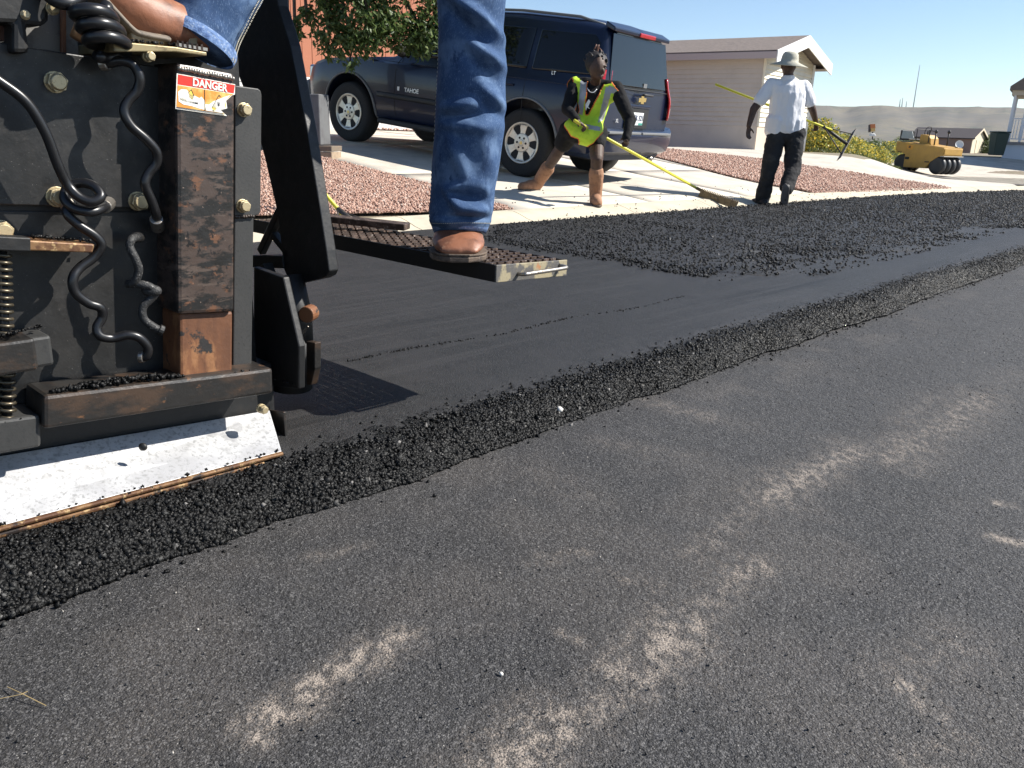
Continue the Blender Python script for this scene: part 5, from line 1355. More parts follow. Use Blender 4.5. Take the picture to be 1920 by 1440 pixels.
# porch at the right edge
M_porch = mat('porch_white', (.72, .72, .74), .6); M_blueskirt = mat('porch_skirt', (.56, .60, .66), .7)
YP = 43.0
pf = at(1879, 290, YP); fl_z = at(1886, 264, YP).z; top_z2 = at(1893, 178, YP).z; railz = at(1889, 222, YP).z
porch = empty('porch_house', Vector((pf.x, pf.y, pf.z - .3)), 'house porch with white posts and railing at the right edge', 'house')
pa = Vector((.85, -.53, 0)).normalized(); pb_ = Vector((.53, .85, 0)).normalized(); base = Vector((pf.x, pf.y, 0))
def ppt(a, g, z): return base + pa * a + pb_ * g + ZD * z
b = MB(); b.prism([ppt(0, 0, pf.z - .3), ppt(9, 0, pf.z - .3), ppt(9, 4, pf.z - .3), ppt(0, 4, pf.z - .3)], ZD * (fl_z - .18 - pf.z + .3)); b.build('skirting', M_blueskirt, porch, world=True)
b = MB(); b.prism([ppt(-.08, -.08, fl_z - .18), ppt(9, -.08, fl_z - .18), ppt(9, 4, fl_z - .18), ppt(-.08, 4, fl_z - .18)], ZD * .14); b.build('porch_floor', mat('grey_deck', (.25, .23, .22), .8), porch, world=True)
for a in (.06, .62, 1.15, 3.0):
    b = MB(); b.bar(ppt(a, .05, fl_z - .04), ppt(a, .05, top_z2), .11, .11, up=pb_); b.build('post', M_porch, porch, world=True)
for a in (0.06,):
    b = MB(); b.bar(ppt(a, 2.2, fl_z - .04), ppt(a, 2.2, top_z2), .11, .11, up=pb_); b.build('post', M_porch, porch, world=True)
for z in (railz, fl_z + .10):
    b = MB(); b.bar(ppt(.06, .05, z), ppt(5, .05, z), .06, .05); b.build('rail', M_porch, porch, world=True)
x = .16
while x < 3.2:
    b = MB(); b.bar(ppt(x, .05, fl_z + .12), ppt(x, .05, railz - .03), .035, .035, up=pb_); b.build('baluster', M_porch, porch, world=True); x += .13
b = MB(); b.prism([ppt(-.1, -.1, top_z2), ppt(9, -.1, top_z2), ppt(9, 4, top_z2), ppt(-.1, 4, top_z2)], ZD * .22); b.build('porch_beam', mat('cream_beam', (.55, .47, .36), .7), porch, world=True)
b = MB(); b.prism([ppt(-.22, -.25, top_z2 + .22), ppt(-.22, -.25, top_z2 + .40), ppt(2.2, -.25, top_z2 + 2.3), ppt(9, -.25, top_z2 + 2.3), ppt(9, -.25, top_z2 + .22)], pb_ * 4.6); b.build('roof', M_shing, porch, world=True)
b = MB(); b.prism([ppt(3.4, 1.6, fl_z - .04), ppt(9, 1.6, fl_z - .04), ppt(9, 4, fl_z - .04), ppt(3.4, 4, fl_z - .04)], ZD * (top_z2 - fl_z)); b.build('wall', mat('porch_wall', (.55, .55, .52), .7), porch, world=True)
# green wheelie bin
bc = at(1867, 291, 42.0); b = MB(); w0, w1 = .25, .32; hgt = 1.04
vs = [Vector((sx * w0, sy * w0, 0)) for sx, sy in ((-1, -1), (1, -1), (1, 1), (-1, 1))] + [Vector((sx * w1, sy * w1, hgt)) for sx, sy in ((-1, -1), (1, -1), (1, 1), (-1, 1))]
b.add([v + bc for v in vs], [(3, 2, 1, 0), (4, 5, 6, 7), (0, 1, 5, 4), (1, 2, 6, 5), (2, 3, 7, 6), (3, 0, 4, 7)])
M_bin = mat('dark_green_plastic', (.008, .028, .022), .5)
wb = empty('wheelie_bin', bc, 'dark green wheelie bin beside the porch', 'bin')
b.build('bin_body', M_bin, wb, False, .03, world=True)
b = MB(); b.box(bc + ZD * (hgt + .04), (.70, .70, .07)); b.build('lid', M_bin, wb, False, .03, world=True)
for sx in (-1, 1):
    b = MB(); b.cyl(bc + Vector((sx * .18, .2, .1)), bc + Vector((sx * .24, .2, .1)), .1, n=14); b.build('wheel', M_plas, wb, world=True)
b = MB(); b.cyl(bc + Vector((-.2, .31, hgt - .02)), bc + Vector((.2, .31, hgt - .02)), .02, n=8); b.build('handle', M_bin, wb, world=True)
# orange sign far off
sp_ = at(1636, 250, 150); sg = empty('roadside_sign', Vector((sp_.x, sp_.y, sp_.z - 3)), 'distant orange sign above the yellow bushes', 'sign')
M_sgo = mat('sign_orange', (.60, .20, .07), .6); M_sgy = mat('sign_yellow', (.66, .42, .14), .6); M_sgd = mat('sign_dark', (.05, .04, .04), .7)
a_, c_ = at(1632, 242, 150), at(1641, 233, 150)
b = MB(); b.prism([at(1632, 241, 150), at(1641.5, 240, 150), at(1641, 232.5, 150), at(1632, 233, 150)], (0, .4, 0)); b.build('sign_panel', M_sgo, sg, world=True)
b = MB(); b.prism([at(1633, 247, 150), at(1641, 246.5, 150), at(1641, 240.3, 150), at(1633, 240.6, 150)], (0, .4, 0)); b.build('lower_panel', M_sgy, sg, world=True)
b = MB(); b.prism([at(1630.5, 248, 150), at(1631.9, 248, 150), at(1631.9, 234, 150), at(1630.8, 234.6, 150)], (0, .6, 0)); b.build('panel_side', M_sgd, sg, world=True)
b = MB(); b.cyl(at(1636, 247.5, 150.2), at(1636, 262, 150.2), .12, n=8); b.build('sign_post', M_sgd, sg, world=True)
# small white van below the sign
vp = at(1636, 254, 140); b = MB(); b.box(vp + ZD * .2, (.7, .5, .22)); b.box(vp + ZD * -.0, (1.0, .5, .3)); dv = b.build('white_vehicle', M_trimw, None, False, .12); tag(dv, 'tiny white vehicle below the distant orange sign', 'vehicle')
for (x, y0, y1) in ((1690, 200, 183), (1698, 201, 190), (1712, 197, 122), (1686, 198, 186)):
    b = MB(); p0_, p1_ = at(x, y0 + 6, 3300), at(x + (y0 - y1) * .17, y1, 3300); b.tube([p0_, p1_], [2.2, .9], 6)
    o = b.build('radio_mast', mat('mast_grey', (.30, .31, .33), .7)); tag(o, {1690: 'short lattice radio mast on the ridge left of the tall one', 1698: 'shortest thin radio mast on the ridge', 1712: 'tall thin radio mast rising high above the ridge', 1686: 'leftmost short radio mast on the ridge'}[x], 'mast', 'radio masts on the ridge')

# ================================================================== TREES, SHRUBS, SMALL THINGS
def leaf_mesh(name, pos, size, droop, m, rs, width=.42):
    """many folded leaf blades as one crown"""
    n = len(pos); d = rs.normal(size=(n, 3)) * np.array([1, 1, .6]); d[:, 2] -= droop; d /= np.linalg.norm(d, axis=1)[:, None]
    a = rs.normal(size=(n, 3)); s = np.cross(d, a); s /= np.linalg.norm(s, axis=1)[:, None]; nn = np.cross(d, s)
    L = np.asarray(size)[:, None]; Wd = L * width
    p0 = pos; p1 = pos + d * L * .45 + s * Wd * .5 + nn * L * .06; p2 = pos + d * L + nn * L * -.05; p3 = pos + d * L * .45 - s * Wd * .5 + nn * L * .06
    V = np.stack([p0, p1, p2, p3], 1).reshape(-1, 3); k = np.arange(n)[:, None] * 4
    Fc = np.concatenate([k + np.array([[0, 1, 2]]), k + np.array([[0, 2, 3]])], 1).reshape(-1, 3)
    me = fast_mesh(name, V, Fc); at_ = me.attributes.new('Col', 'FLOAT', 'FACE'); at_.data.foreach_set('value', np.repeat(rs.random(n), 2).astype(np.float32)); me.materials.append(m); return me
def leaf_mat(name, ramp, tr=.25):
    m = stone_mat(name, ramp, .45, .0, 10, .4); b = m.node_tree.nodes['Principled BSDF']
    N = m.node_tree.nodes; L = m.node_tree.links
    tb = N.new('ShaderNodeBsdfTranslucent'); ms = N.new('ShaderNodeMixShader'); ms.inputs[0].default_value = tr
    cr = [x for x in N if x.type == 'VALTORGB'][0]; L.new(cr.outputs[0], tb.inputs[0]); L.new(b.outputs[0], ms.inputs[1]); L.new(tb.outputs[0], ms.inputs[2])
    L.new(ms.outputs[0], [x for x in N if x.type == 'OUTPUT_MATERIAL'][0].inputs[0]); return m
M_leaf = leaf_mat('tree_leaf', [(0, (.05, .085, .025)), (.5, (.09, .14, .04)), (.85, (.14, .19, .06)), (1, (.24, .29, .12))], .4)
M_bark = mat('grey_brown_bark', (.10, .07, .05), .9, var=[(14, (.06, .042, .032), .4, .65, 5, (1, 1, .3))], bump=[(30, .9, .02, 'noise', (1, 1, .3))])
tb_ = at(527, 250, 11.2); tb_.z = zt1(tb_.x, tb_.y)
tree = empty('leafy_tree', tb_, 'leafy green tree overhanging the front of the parked SUV', 'tree')
t1 = at(525, -20, 11.2); t2 = at(545, -260, 11.1)
b = MB(); b.tube(spline([tb_ - ZD * .1, at(530, 120, 11.2), t1, t2], 8), [.15 - .0024 * k for k in range(25)], 14); b.build('trunk', M_bark, tree, True, 0, world=True)
clumps = [(553, 52, 10.35, .08, .16, 70), (574, 20, 10.4, .10, .14, 60), (615, 48, 10.4, .22, .36, 420), (655, 78, 10.3, .17, .34, 380), (690, 40, 10.35, .26, .40, 520), (735, 50, 10.5, .26, .34, 440), (785, 62, 10.6, .22, .30, 380), (820, 30, 10.7, .22, .40, 380), (860, -30, 10.9, .3, .3, 260),
          (640, -40, 10.5, .45, .35, 700), (740, -50, 10.6, .55, .35, 800), (600, -170, 10.8, .8, .55, 900), (720, -210, 10.7, 1.0, .6, 1200), (830, -180, 10.9, .8, .55, 800), (520, -300, 11.1, .9, .6, 900), (680, -380, 11, 1.3, .7, 1300), (430, -330, 11.4, .9, .7, 700), (560, -430, 11.6, 1.2, .8, 900)]
pos = []
rs = np.random.default_rng(5)
for i, (x, y, Y, rx, rzz, n) in enumerate(clumps):
    n = int(n * 2.3)
    c = np.array(at(x, y, Y)); q = rs.normal(size=(n, 3)); q /= np.linalg.norm(q, axis=1)[:, None]; q *= (rs.random(n) ** .45)[:, None]
    p = c + q * np.array([rx, rx * 1.1, rzz]); keep = fbm(p * 5.5, 60, 3) > .36 if n > 100 else np.ones(n, bool); pos.append(p[keep])
    b = MB(); b.tube(spline([t1.lerp(t2, rs.random()), (t2 + Vector(c)) / 2 + Vector((0, 0, .25)), Vector(c) + ZD * rzz * .3, Vector(c) - ZD * rzz * .7], 6), [.035 * (1 - .047 * k) + .003 for k in range(19)], 7); b.build('limb', M_bark, tree, True, 0, world=True)
pos = np.concatenate(pos)
cr = link('crown', leaf_mesh('crown', pos, rs.uniform(.055, .105, len(pos)), .9, M_leaf, rs), None); keep_world(cr, tree)

# flowering yellow shrubs at the right
M_rab = leaf_mat('yellow_flower_shrub', [(0, (.11, .15, .05)), (.35, (.2, .24, .07)), (.55, (.40, .38, .09)), (.75, (.62, .50, .09)), (1, (.78, .58, .08))], .4)
M_grn = leaf_mat('green_shrub', [(0, (.06, .09, .035)), (.6, (.12, .155, .06)), (1, (.2, .23, .1))], .35)
shr = []
for k, mm in enumerate((M_rab, M_rab, M_grn)):
    n = 3600; q = rs.normal(size=(n, 3)); q /= np.linalg.norm(q, axis=1)[:, None]; q *= (rs.random(n) ** .35)[:, None]; q[:, 2] = np.abs(q[:, 2])
    q = q * np.array([.95, .95, 1.0]) * (1 + .35 * (fbm(q * 2.2, 80 + k, 3) - .5))[:, None]; keep = fbm(q * 4, 90 + k, 3) > .38; q = q[keep]
    shr.append(leaf_mesh('foliage', q, rs.uniform(.07, .13, len(q)), -.5, mm, rs, .5))
spots = [(1525, 285, 27, .95, 1.15, 0, 'tall flowering shrub against the house corner'), (1552, 291, 27.5, .85, .8, 1, 'rounded yellow shrub right of the house corner'), (1580, 293, 28.5, .9, .8, 0, 'low yellow shrub in front of the rake head'), (1606, 292, 30.5, .85, .7, 1, 'yellow shrub below the distant orange sign'),
         (1636, 288, 38, .95, .8, 0, 'flowering shrub left of the roller cab'), (1662, 284, 42, 1.0, .85, 1, 'yellow shrub just behind the roller front'), (1540, 262, 36, 1.3, 1.25, 0, 'tall yellow shrub in the second row by the house'), (1570, 266, 37, 1.2, .95, 2, 'green shrub in the second row behind the rake'), (1602, 270, 38, 1.2, 1.0, 0, 'yellow green shrub in the middle of the second row'),
         (1632, 271, 40, 1.3, .95, 2, 'dull green shrub in the second row under the sign'), (1682, 275, 47, 1.2, .9, 0, 'yellow shrub at the right end of the second row'), (1700, 276, 52, 1.7, 1.1, 2, 'green shrub behind the roller seat'), (1590, 258, 60, 2.4, 1.6, 2, 'dark green bush in the third row behind the rake head'), (1640, 262, 64, 2.4, 1.4, 2, 'dark green bush in the third row under the sign'), (1838, 287, 62, 1.5, 1.4, 2, 'green bush between the shed and the wheelie bin'), (1856, 288, 60, 1.2, 1.2, 2, 'green bush partly behind the wheelie bin'), (1545, 250, 60, 2.2, 1.5, 2, 'dark green bush in the third row beside the house')]
for (x, y, Y, r, hgt, k, lab) in spots:
    p = at(x, y, Y); p.z = zt1(p.x, p.y) - .05
    o = empty('flowering_shrub' if k < 2 else 'green_shrub', p, lab, 'shrub', 'shrubs beyond the beige house', rnd.uniform(0, 6)); o.scale = (r, r, hgt)
    f = bpy.data.objects.new('foliage', shr[k]); COL.objects.link(f); f.parent = o
    b = MB()
    for j in range(5):
        a = j * 1.26; b.tube([(0, 0, 0), (.25 * math.cos(a), .25 * math.sin(a), .3), (.5 * math.cos(a), .5 * math.sin(a), .62)], [.03, .02, .008], 5)
    b.build('stem', M_bark, o)
# roadside grass by the shrubs
n = 5000; gp = np.array([[at(x, y, Y).x, at(x, y, Y).y] for x, y, Y in [(1515, 296, 25), (1690, 312, 29), (1690, 300, 35), (1515, 290, 30)]])
lo, hi = gp.min(0), gp.max(0); q = rs.uniform(lo, hi, (n * 3, 2)); q = q[in_poly(q, gp)][:n]
M_grass = leaf_mat('verge_grass', [(0, (.06, .09, .025)), (.6, (.11, .14, .04)), (1, (.24, .22, .10))], .2)
o = link('verge_grass', leaf_mesh('verge_grass', np.column_stack([q, zt(q[:, 0], q[:, 1]) - .01]), rs.uniform(.08, .2, len(q)), -2.2, M_grass, rs, .12), None)
tag(o, 'rough green grass at the foot of the yellow shrubs', 'grass', kind='stuff')

# utility pedestal behind the gravel
M_ped = mat('grey_pedestal', (.13, .135, .14), .6, var=[(8, (.10, .10, .105), .4, .7)]); M_brickc = mat('block_tan', (.34, .26, .18), .85, var=[(20, (.25, .19, .14), .45, .7)], bump=[(60, .4, .004)])
pp = at(600, 297, 10.0); pp.z = zt1(pp.x, pp.y)
ped = empty('utility_pedestal', pp, 'grey metal utility box on tan blocks beside the driveway', 'utility box')
def pq(x, y): return at(x, y, 10.0)
b = MB(); b.prism([pq(560, 176), pq(598, 176), pq(602, 272), pq(564, 272)], (.05, .30, 0)); b.build('cabinet', M_ped, ped, False, .012, world=True)
b = MB(); b.prism([pq(556, 273), pq(622, 274), pq(622, 284), pq(556, 283)], (.05, .34, 0)); b.build('base_plate', mat('rusty_base', (.16, .13, .10), .7, var=[(30, (.25, .17, .1), .5, .7)]), ped, False, .006, world=True)
for x in (560, 596):
    b = MB(); b.prism([pq(x, 285), pq(x + 26, 285.5), pq(x + 26, 304), pq(x, 303)], (.05, .30, 0)); b.build('block', M_brickc, ped, False, .006, world=True)

# ================================================================== ROLLER
M_yel = mat('faded_yellow_paint', (.50, .29, .06), .55, var=[(3, (.42, .24, .055), .4, .7), (16, (.30, .16, .06), .66, .76, 5), (60, (.56, .36, .12), .6, .75)], bump=[(30, .1, .003)])
ry = 34.5; rc = at(1738, 325, ry); rc.z = at(1746, 326, ry).z
rol = empty('pneumatic_roller', rc, 'yellow pneumatic tyre roller parked on the side street', 'roller')
rx_ = Vector((.447, -.894, 0)); ryv = Vector((.894, .447, 0)); rol.rotation_euler = (0, 0, math.atan2(rx_.y, rx_.x)); rol.scale = (.92, .92, .92)
# local: x to the near end, y away from the camera, z up ; side facing camera at y=0
def rb(b, name, m, parent=None, bevel=.02, smooth=False): return b.build(name, m, parent or rol, smooth, bevel)
RW = 1.25
b = MB(); b.prism([Vector(p) for p in [(-1.85, 0, 1.34), (.62, 0, 1.10), (.62, 0, .78), (.40, 0, .74), (.05, 0, .50), (-.15, 0, .22), (-1.30, 0, .22), (-1.30, 0, .78), (-1.85, 0, .92)]], (0, RW, 0)); bd = rb(b, 'chassis', M_yel)
b = MB(); b.prism([Vector(p) for p in [(-1.0, .06, 1.262), (.60, .06, 1.107), (.60, .06, 1.125), (-1.0, .06, 1.285)]], (0, RW - .12, 0)); rb(b, 'deck_plate', M_yel, bd, 0)
b = MB(); b.box((.635, RW / 2, .95), (.03, RW - .1, .24)); rb(b, 'end_panel', M_yel, bd, .01)
b = MB(); b.box((.60, RW / 2, .755), (.20, RW + .02, .035)); rb(b, 'wash_board', mat('pale_board', (.5, .48, .42), .7), bd, .005)
b = MB(); b.prism([Vector((-1.28, -.012, 1.20)), Vector((-.92, -.012, 1.17)), Vector((-.96, -.012, .98)), Vector((-1.24, -.012, 1.02))], (0, .02, 0)); rb(b, 'side_marking', mat('orange_marking', (.62, .30, .04), .5), bd, 0)
b = MB(); b.box((-1.10, -.018, 1.10), (.09, .02, .10)); rb(b, 'side_vent', mat('brown_mark', (.16, .08, .03), .6), bd, 0)
for (x, z, w_, h_) in ((-.10, .50, .22, .05), (-1.15, .62, .2, .1)):
    b = MB(); b.box((x, -.01, z), (w_, .03, h_)); rb(b, 'side_slot', M_plas, bd, 0)
for k in range(4):
    y = .14 + k * .325
    w_ = bpy.data.objects.new('wheel', None); COL.objects.link(w_); w_.parent = rol; w_.location = (.34, y, .375)
    b = MB(); b.lathe([(.16, -.10), (.30, -.125), (.36, -.10), (.385, -.04), (.385, .04), (.36, .10), (.30, .125), (.16, .10)], (0, 0, 0), (0, 1, 0), 28); t = b.build('tyre', mat('smooth_tyre', (.035, .036, .038), .5), w_); smooth_by_angle(t, 50)
    b = MB(); b.lathe([(0, -.07), (.16, -.08), (.17, -.09), (.17, .09), (0, .07)], (0, 0, 0), (0, 1, 0), 18); b.build('rim', M_plas, w_)
for k in range(3):
    y = .25 + k * .36
    w_ = bpy.data.objects.new('wheel', None); COL.objects.link(w_); w_.parent = rol; w_.location = (-1.58, y, .40)
    b = MB(); b.lathe([(.16, -.10), (.30, -.125), (.36, -.10), (.385, -.04), (.385, .04), (.36, .10), (.30, .125), (.16, .10)], (0, 0, 0), (0, 1, 0), 28); t = b.build('tyre', mat('smooth_tyre', (0, 0, 0)), w_); smooth_by_angle(t, 50)
    b = MB(); b.lathe([(0, -.07), (.16, -.08), (.17, -.09), (.17, .09), (0, .07)], (0, 0, 0), (0, 1, 0), 18); b.build('rim', M_plas, w_)
b = MB(); b.box((-1.75, .4, .86), (.5, .9, .04)); rb(b, 'front_step', M_plas, None, .01)
b = MB(); b.prism([Vector((-.95, .35, 1.25)), Vector((-.35, .35, 1.20)), Vector((-.40, .35, 1.48)), Vector((-.55, .35, 1.62)), Vector((-.95, .35, 1.66))], (0, .55, 0)); rb(b, 'console', M_yel, None, .03)
b = MB(); b.box((-1.60, .60, 1.42), (.5, .9, .08)); b.box((-1.82, .60, 1.62), (.08, .9, .40)); st_ = rb(b, 'seat', M_plas, None, .03)
b = MB(); b.prism([Vector((-1.75, .1, 1.48)), Vector((-1.05, .1, 1.44)), Vector((-1.2, .1, 1.76)), Vector((-1.7, .1, 1.80))], (0, .03, 0)); rb(b, 'side_guard', mat('grey_guard', (.30, .33, .33), .5), None, .005)
for pts in ([(-1.02, .2, 1.4), (-1.02, .2, 1.86), (-1.02, 1.0, 1.86), (-1.02, 1.0, 1.4)], [(-.45, .3, 1.3), (-.45, .3, 1.82), (-.15, .3, 1.78)]):
    b = MB(); b.tube([Vector(p) for p in pts], .022, 8); rb(b, 'hand_rail', M_plas, None, 0)
b = MB(); pts = [Vector((-.80 + .05 * math.sin(a), .62 + .19 * math.cos(a), 1.80 + .19 * math.sin(a))) for a in np.linspace(0, 2 * math.pi, 20)]; b.tube(pts, .016, 8, caps=False); rb(b, 'steering_wheel', M_plas, None, 0, True)
b = MB(); b.cyl((-.80, .62, 1.6), (-.80, .62, 1.80), .025, n=8); rb(b, 'steering_column', M_plas, None, 0)
for (x, y) in ((-.28, .5), (.05, .9)):
    b = MB(); b.cyl((x, y, 1.2), (x, y, 1.74), .03, n=8); b.ell((x, y, 1.78), (.07, .07, .08), 10, 8); rb(b, 'lamp', M_plas, None, 0, True)
b = MB(); b.cyl((.45, 1.0, 1.12), (.45, 1.0, 1.18), .06, n=12); rb(b, 'filler_cap', M_plas, None, .005)

# ================================================================== RAKES AND WORKERS
M_ryel = mat('yellow_fibreglass', (.62, .58, .05), .45); M_rhead = mat('rusty_rake_steel', (.26, .18, .09), .6, metal=.2, var=[(30, (.15, .10, .06), .45, .65), (80, (.36, .27, .15), .6, .75)])
M_rdark = mat('tarred_rake_steel', (.04, .034, .03), .6, var=[(40, (.09, .07, .05), .5, .7)])
def rake(label, h0, h1, head_a, head_b, up, m_head, hr=.016, plate_h=.10, n_teeth=22, tooth=.022, neck=.0):
    """handle h0 (grip) -> h1 (socket); head plate from head_a to head_b, teeth along the up edge"""
    r = empty('asphalt_rake', (Vector(head_a) + Vector(head_b)) / 2, label, 'rake', 'asphalt rakes')
    b = MB(); b.tube([h0, h1], hr, 12); b.build('handle', M_ryel, r, True, 0, world=True)
    a, c = Vector(head_a), Vector(head_b); d = (c - a).normalized(); up = Vector(up); up = (up - d * up.dot(d)).normalized(); nn = d.cross(up)
    b = MB(); b.prism([a, c, c + up * plate_h, a + up * plate_h], nn * .006); hd = b.build('head', m_head, r, False, .0015, world=True)
    L = (c - a).length
    for k in range(n_teeth):
        t0 = (k + .15) / n_teeth; t1 = (k + .85) / n_teeth; b = MB()
        b.prism([a + d * (L * t0) + up * (plate_h - .002), a + d * (L * t1) + up * (plate_h - .002), a + d * (L * (t0 * .35 + t1 * .65)) + up * (plate_h + tooth), a + d * (L * (t0 * .65 + t1 * .35)) + up * (plate_h + tooth)], nn * .005); b.build('tooth', m_head, hd, world=True)
    h1 = Vector(h1); mid_ = (a + c) / 2 + up * plate_h * .5
    for s_ in (-.35, .35):
        b = MB(); b.tube([h1 + (Vector(h0) - h1).normalized() * .10, mid_ + d * (L * s_)], .008, 8); b.build('brace', m_head, r, True, 0, world=True)
    b = MB(); b.tube([h1 + (Vector(h0) - h1).normalized() * .12, mid_], .020, 10); b.build('socket', m_head, r, True, 0, world=True)
    return r
def J(x, y, Y): return at(x, y, Y)
M_hood = mat('black_sweatshirt', (.010, .010, .011), .85, bump=[(18, .5, .012)], spec=.2); M_shorts = mat('dark_shorts', (.014, .014, .015), .85, bump=[(20, .4, .01)], spec=.2)
M_wboot = mat('tan_suede_boot', (.30, .155, .085), .8, var=[(20, (.21, .105, .058), .45, .7)], bump=[(40, .4, .004)]); M_grey = mat('reflective_grey', (.34, .35, .36), .35); M_orange = mat('orange_trim', (.70, .17, .03), .7)
M_tee = mat('white_cotton', (.78, .78, .80), .85, bump=[(14, .35, .02)], spec=.2); M_pants = mat('charcoal_trousers', (.026, .026, .027), .85, var=[(8, (.045, .044, .043), .5, .7)], bump=[(14, .5, .02)], spec=.2)
M_hat = mat('khaki_hat', (.46, .44, .36), .85, var=[(30, (.38, .36, .29), .45, .7)], bump=[(60, .3, .004)]); M_hair = mat('black_hair', (.012, .008, .007), .6, bump=[(90, .6, .006)]); M_hairt = mat('brown_hair_tip', (.12, .05, .03), .6)
def wrinkle(amp, sc, seed): return lambda co: (fbm(co * np.array([sc, sc, sc * 1.3]), seed, 3) - .5) * 2 * amp
def hand(b, wr, dirv, up, r=1.0, curl=.7, thumb_side=1, grip=None):
    """palm, four bent fingers of unequal length and a thumb"""
    d = Vector(dirv).normalized(); u = Vector(up); u = (u - d * u.dot(d)).normalized(); s = d.cross(u)
    wr = Vector(wr); pc = wr + d * .05 * r
    b.ell(pc, (.030 * r, .045 * r, .017 * r), 10, 8, Matrix((s, d, u)).transposed())
    for k, (ln, off) in enumerate(((.068, -.024), (.078, -.008), (.073, .008), (.058, .024))):
        p0 = wr + d * .085 * r + s * off * r; d1 = (d * math.cos(curl * .5) - u * math.sin(curl * .5)); d2 = (d * math.cos(curl * 1.5) - u * math.sin(curl * 1.5)); d3 = (d * math.cos(curl * 2.4) - u * math.sin(curl * 2.4))
        p1 = p0 + d1 * ln * .45 * r; p2 = p1 + d2 * ln * .32 * r; p3 = p2 + d3 * ln * .26 * r
        b.cap(p0 - d * .02, p1, .0095 * r, .009 * r, 8); b.cap(p1, p2, .009 * r, .0085 * r, 8); b.cap(p2, p3, .0085 * r, .0075 * r, 8)
    t0 = wr + d * .03 * r + s * (-.026 * thumb_side) * r; t1 = t0 + (d * .6 - s * .6 * thumb_side - u * .35).normalized() * .038 * r; t2 = t1 + (d * .8 - u * .7).normalized() * .03 * r
    b.cap(t0, t1, .012 * r, .0105 * r, 8); b.cap(t1, t2, .0105 * r, .009 * r, 8)
def px_of(co):
    q = np.asarray(co) - np.array(CAM); w_ = q @ np.array(FWD); return np.stack([960 + F_PX * (q @ np.array(RT)) / w_, 720 - F_PX * (q @ np.array(UPV)) / w_], 1)

# ---- woman raking
wf1 = hit(1116, 386); wf2 = hit(1000, 358)
wom = empty('person', Vector(((wf1.x + wf2.x) / 2, (wf1.y + wf2.y) / 2, min(wf1.z, wf2.z))), 'person in yellow safety vest and tan boots bending over a rake', 'person', 'road workers')
YW = 8.85
hipL, hipR = J(1070, 246, 9.0), J(1118, 250, 8.9); knL, knR = J(1045, 287, 9.12), J(1119, 298, 8.72); anL, anR = Vector((wf2.x + .05, wf2.y + .03, wf2.z + .09)), Vector((wf1.x, wf1.y + .03, wf1.z + .09))
shL, shR = J(1080, 158, 8.92), J(1155, 167, 8.72); chest = J(1113, 185, 8.82); belly = J(1100, 225, 8.90)
elL, wrL = J(1063, 203, 8.72), J(1083, 228, 8.50); elR, wrR = J(1181, 224, 8.58), J(1174, 263, 8.42)
head = J(1120, 126, 8.66); neck0 = J(1115, 160, 8.78)
rk0, rk1 = J(1077, 226, 8.44), hit(1313, 366) + ZD * .06
gripL, gripR = rk0.lerp(rk1, .075), rk0.lerp(rk1, .40)
b = MB()
b.ell(head, (.086, .104, .122), 18, 14); b.cap(head + Vector((.01, -.03, -.065)), head + Vector((.02, -.05, -.085)), .045, .035); b.cap(neck0, head + ZD * -.06, .055, .05)
fd = Vector((.55, -.80, -.25)).normalized(); sd_ = fd.cross(ZD).normalized(); fu = sd_.cross(fd)
b.ell(head + fd * .10 - fu * .015, (.016, .018, .026), 8, 6); b.ell(head + fd * .088 - fu * .062, (.026, .016, .012), 8, 6); b.ell(head + fd * .075 + fu * .028, (.05, .02, .014), 8, 6)
for s_ in (-1, 1): b.ell(head + sd_ * (.078 * s_) - fu * .01, (.014, .018, .028), 8, 6)
b.cap(hipL, knL, .085, .058); b.cap(knL, anL, .064, .044); b.cap(hipR, knR, .09, .066); b.cap(knR, anR, .064, .044)
b.cap(elL.lerp(wrL, .7), wrL, .032, .028); b.cap(elR.lerp(wrR, .7), wrR, .032, .028); b.cap(hipL, belly, .10, .10); b.cap(hipR, belly, .10, .10); b.cap(belly, chest, .10, .12); b.cap(chest, neck0, .09, .055)
b.cap(shL, elL, .045, .04); b.cap(elL, wrL, .038, .028); b.cap(shR, elR, .045, .04); b.cap(elR, wrR, .038, .028); b.cap(shL, chest, .06, .08); b.cap(shR, chest, .06, .08)
rd_ = (rk1 - rk0).normalized(); up_r = Vector((0, -.5, .86)); up_r = (up_r - rd_ * up_r.dot(rd_)).normalized()
hand(b, wrL, gripL - wrL + Vector((.02, -.01, -.01)), up_r, 1.0, .8); hand(b, wrR, gripR - wrR + ZD * -.02, up_r + Vector((.4, 0, 0)), 1.0, .8)
body_w = link('body', remesh(b, .0065, 2), M_skin, smooth=True); keep_world(body_w, wom)
# eyes and mouth line
b = MB()
for s_ in (-1, 1): b.ell(head + fd * .088 + sd_ * (.032 * s_) + fu * .008, (.011, .007, .005), 8, 6)
b.build('eye', mat('eye_white', (.10, .085, .075), .4), body_w, True, 0, world=True)
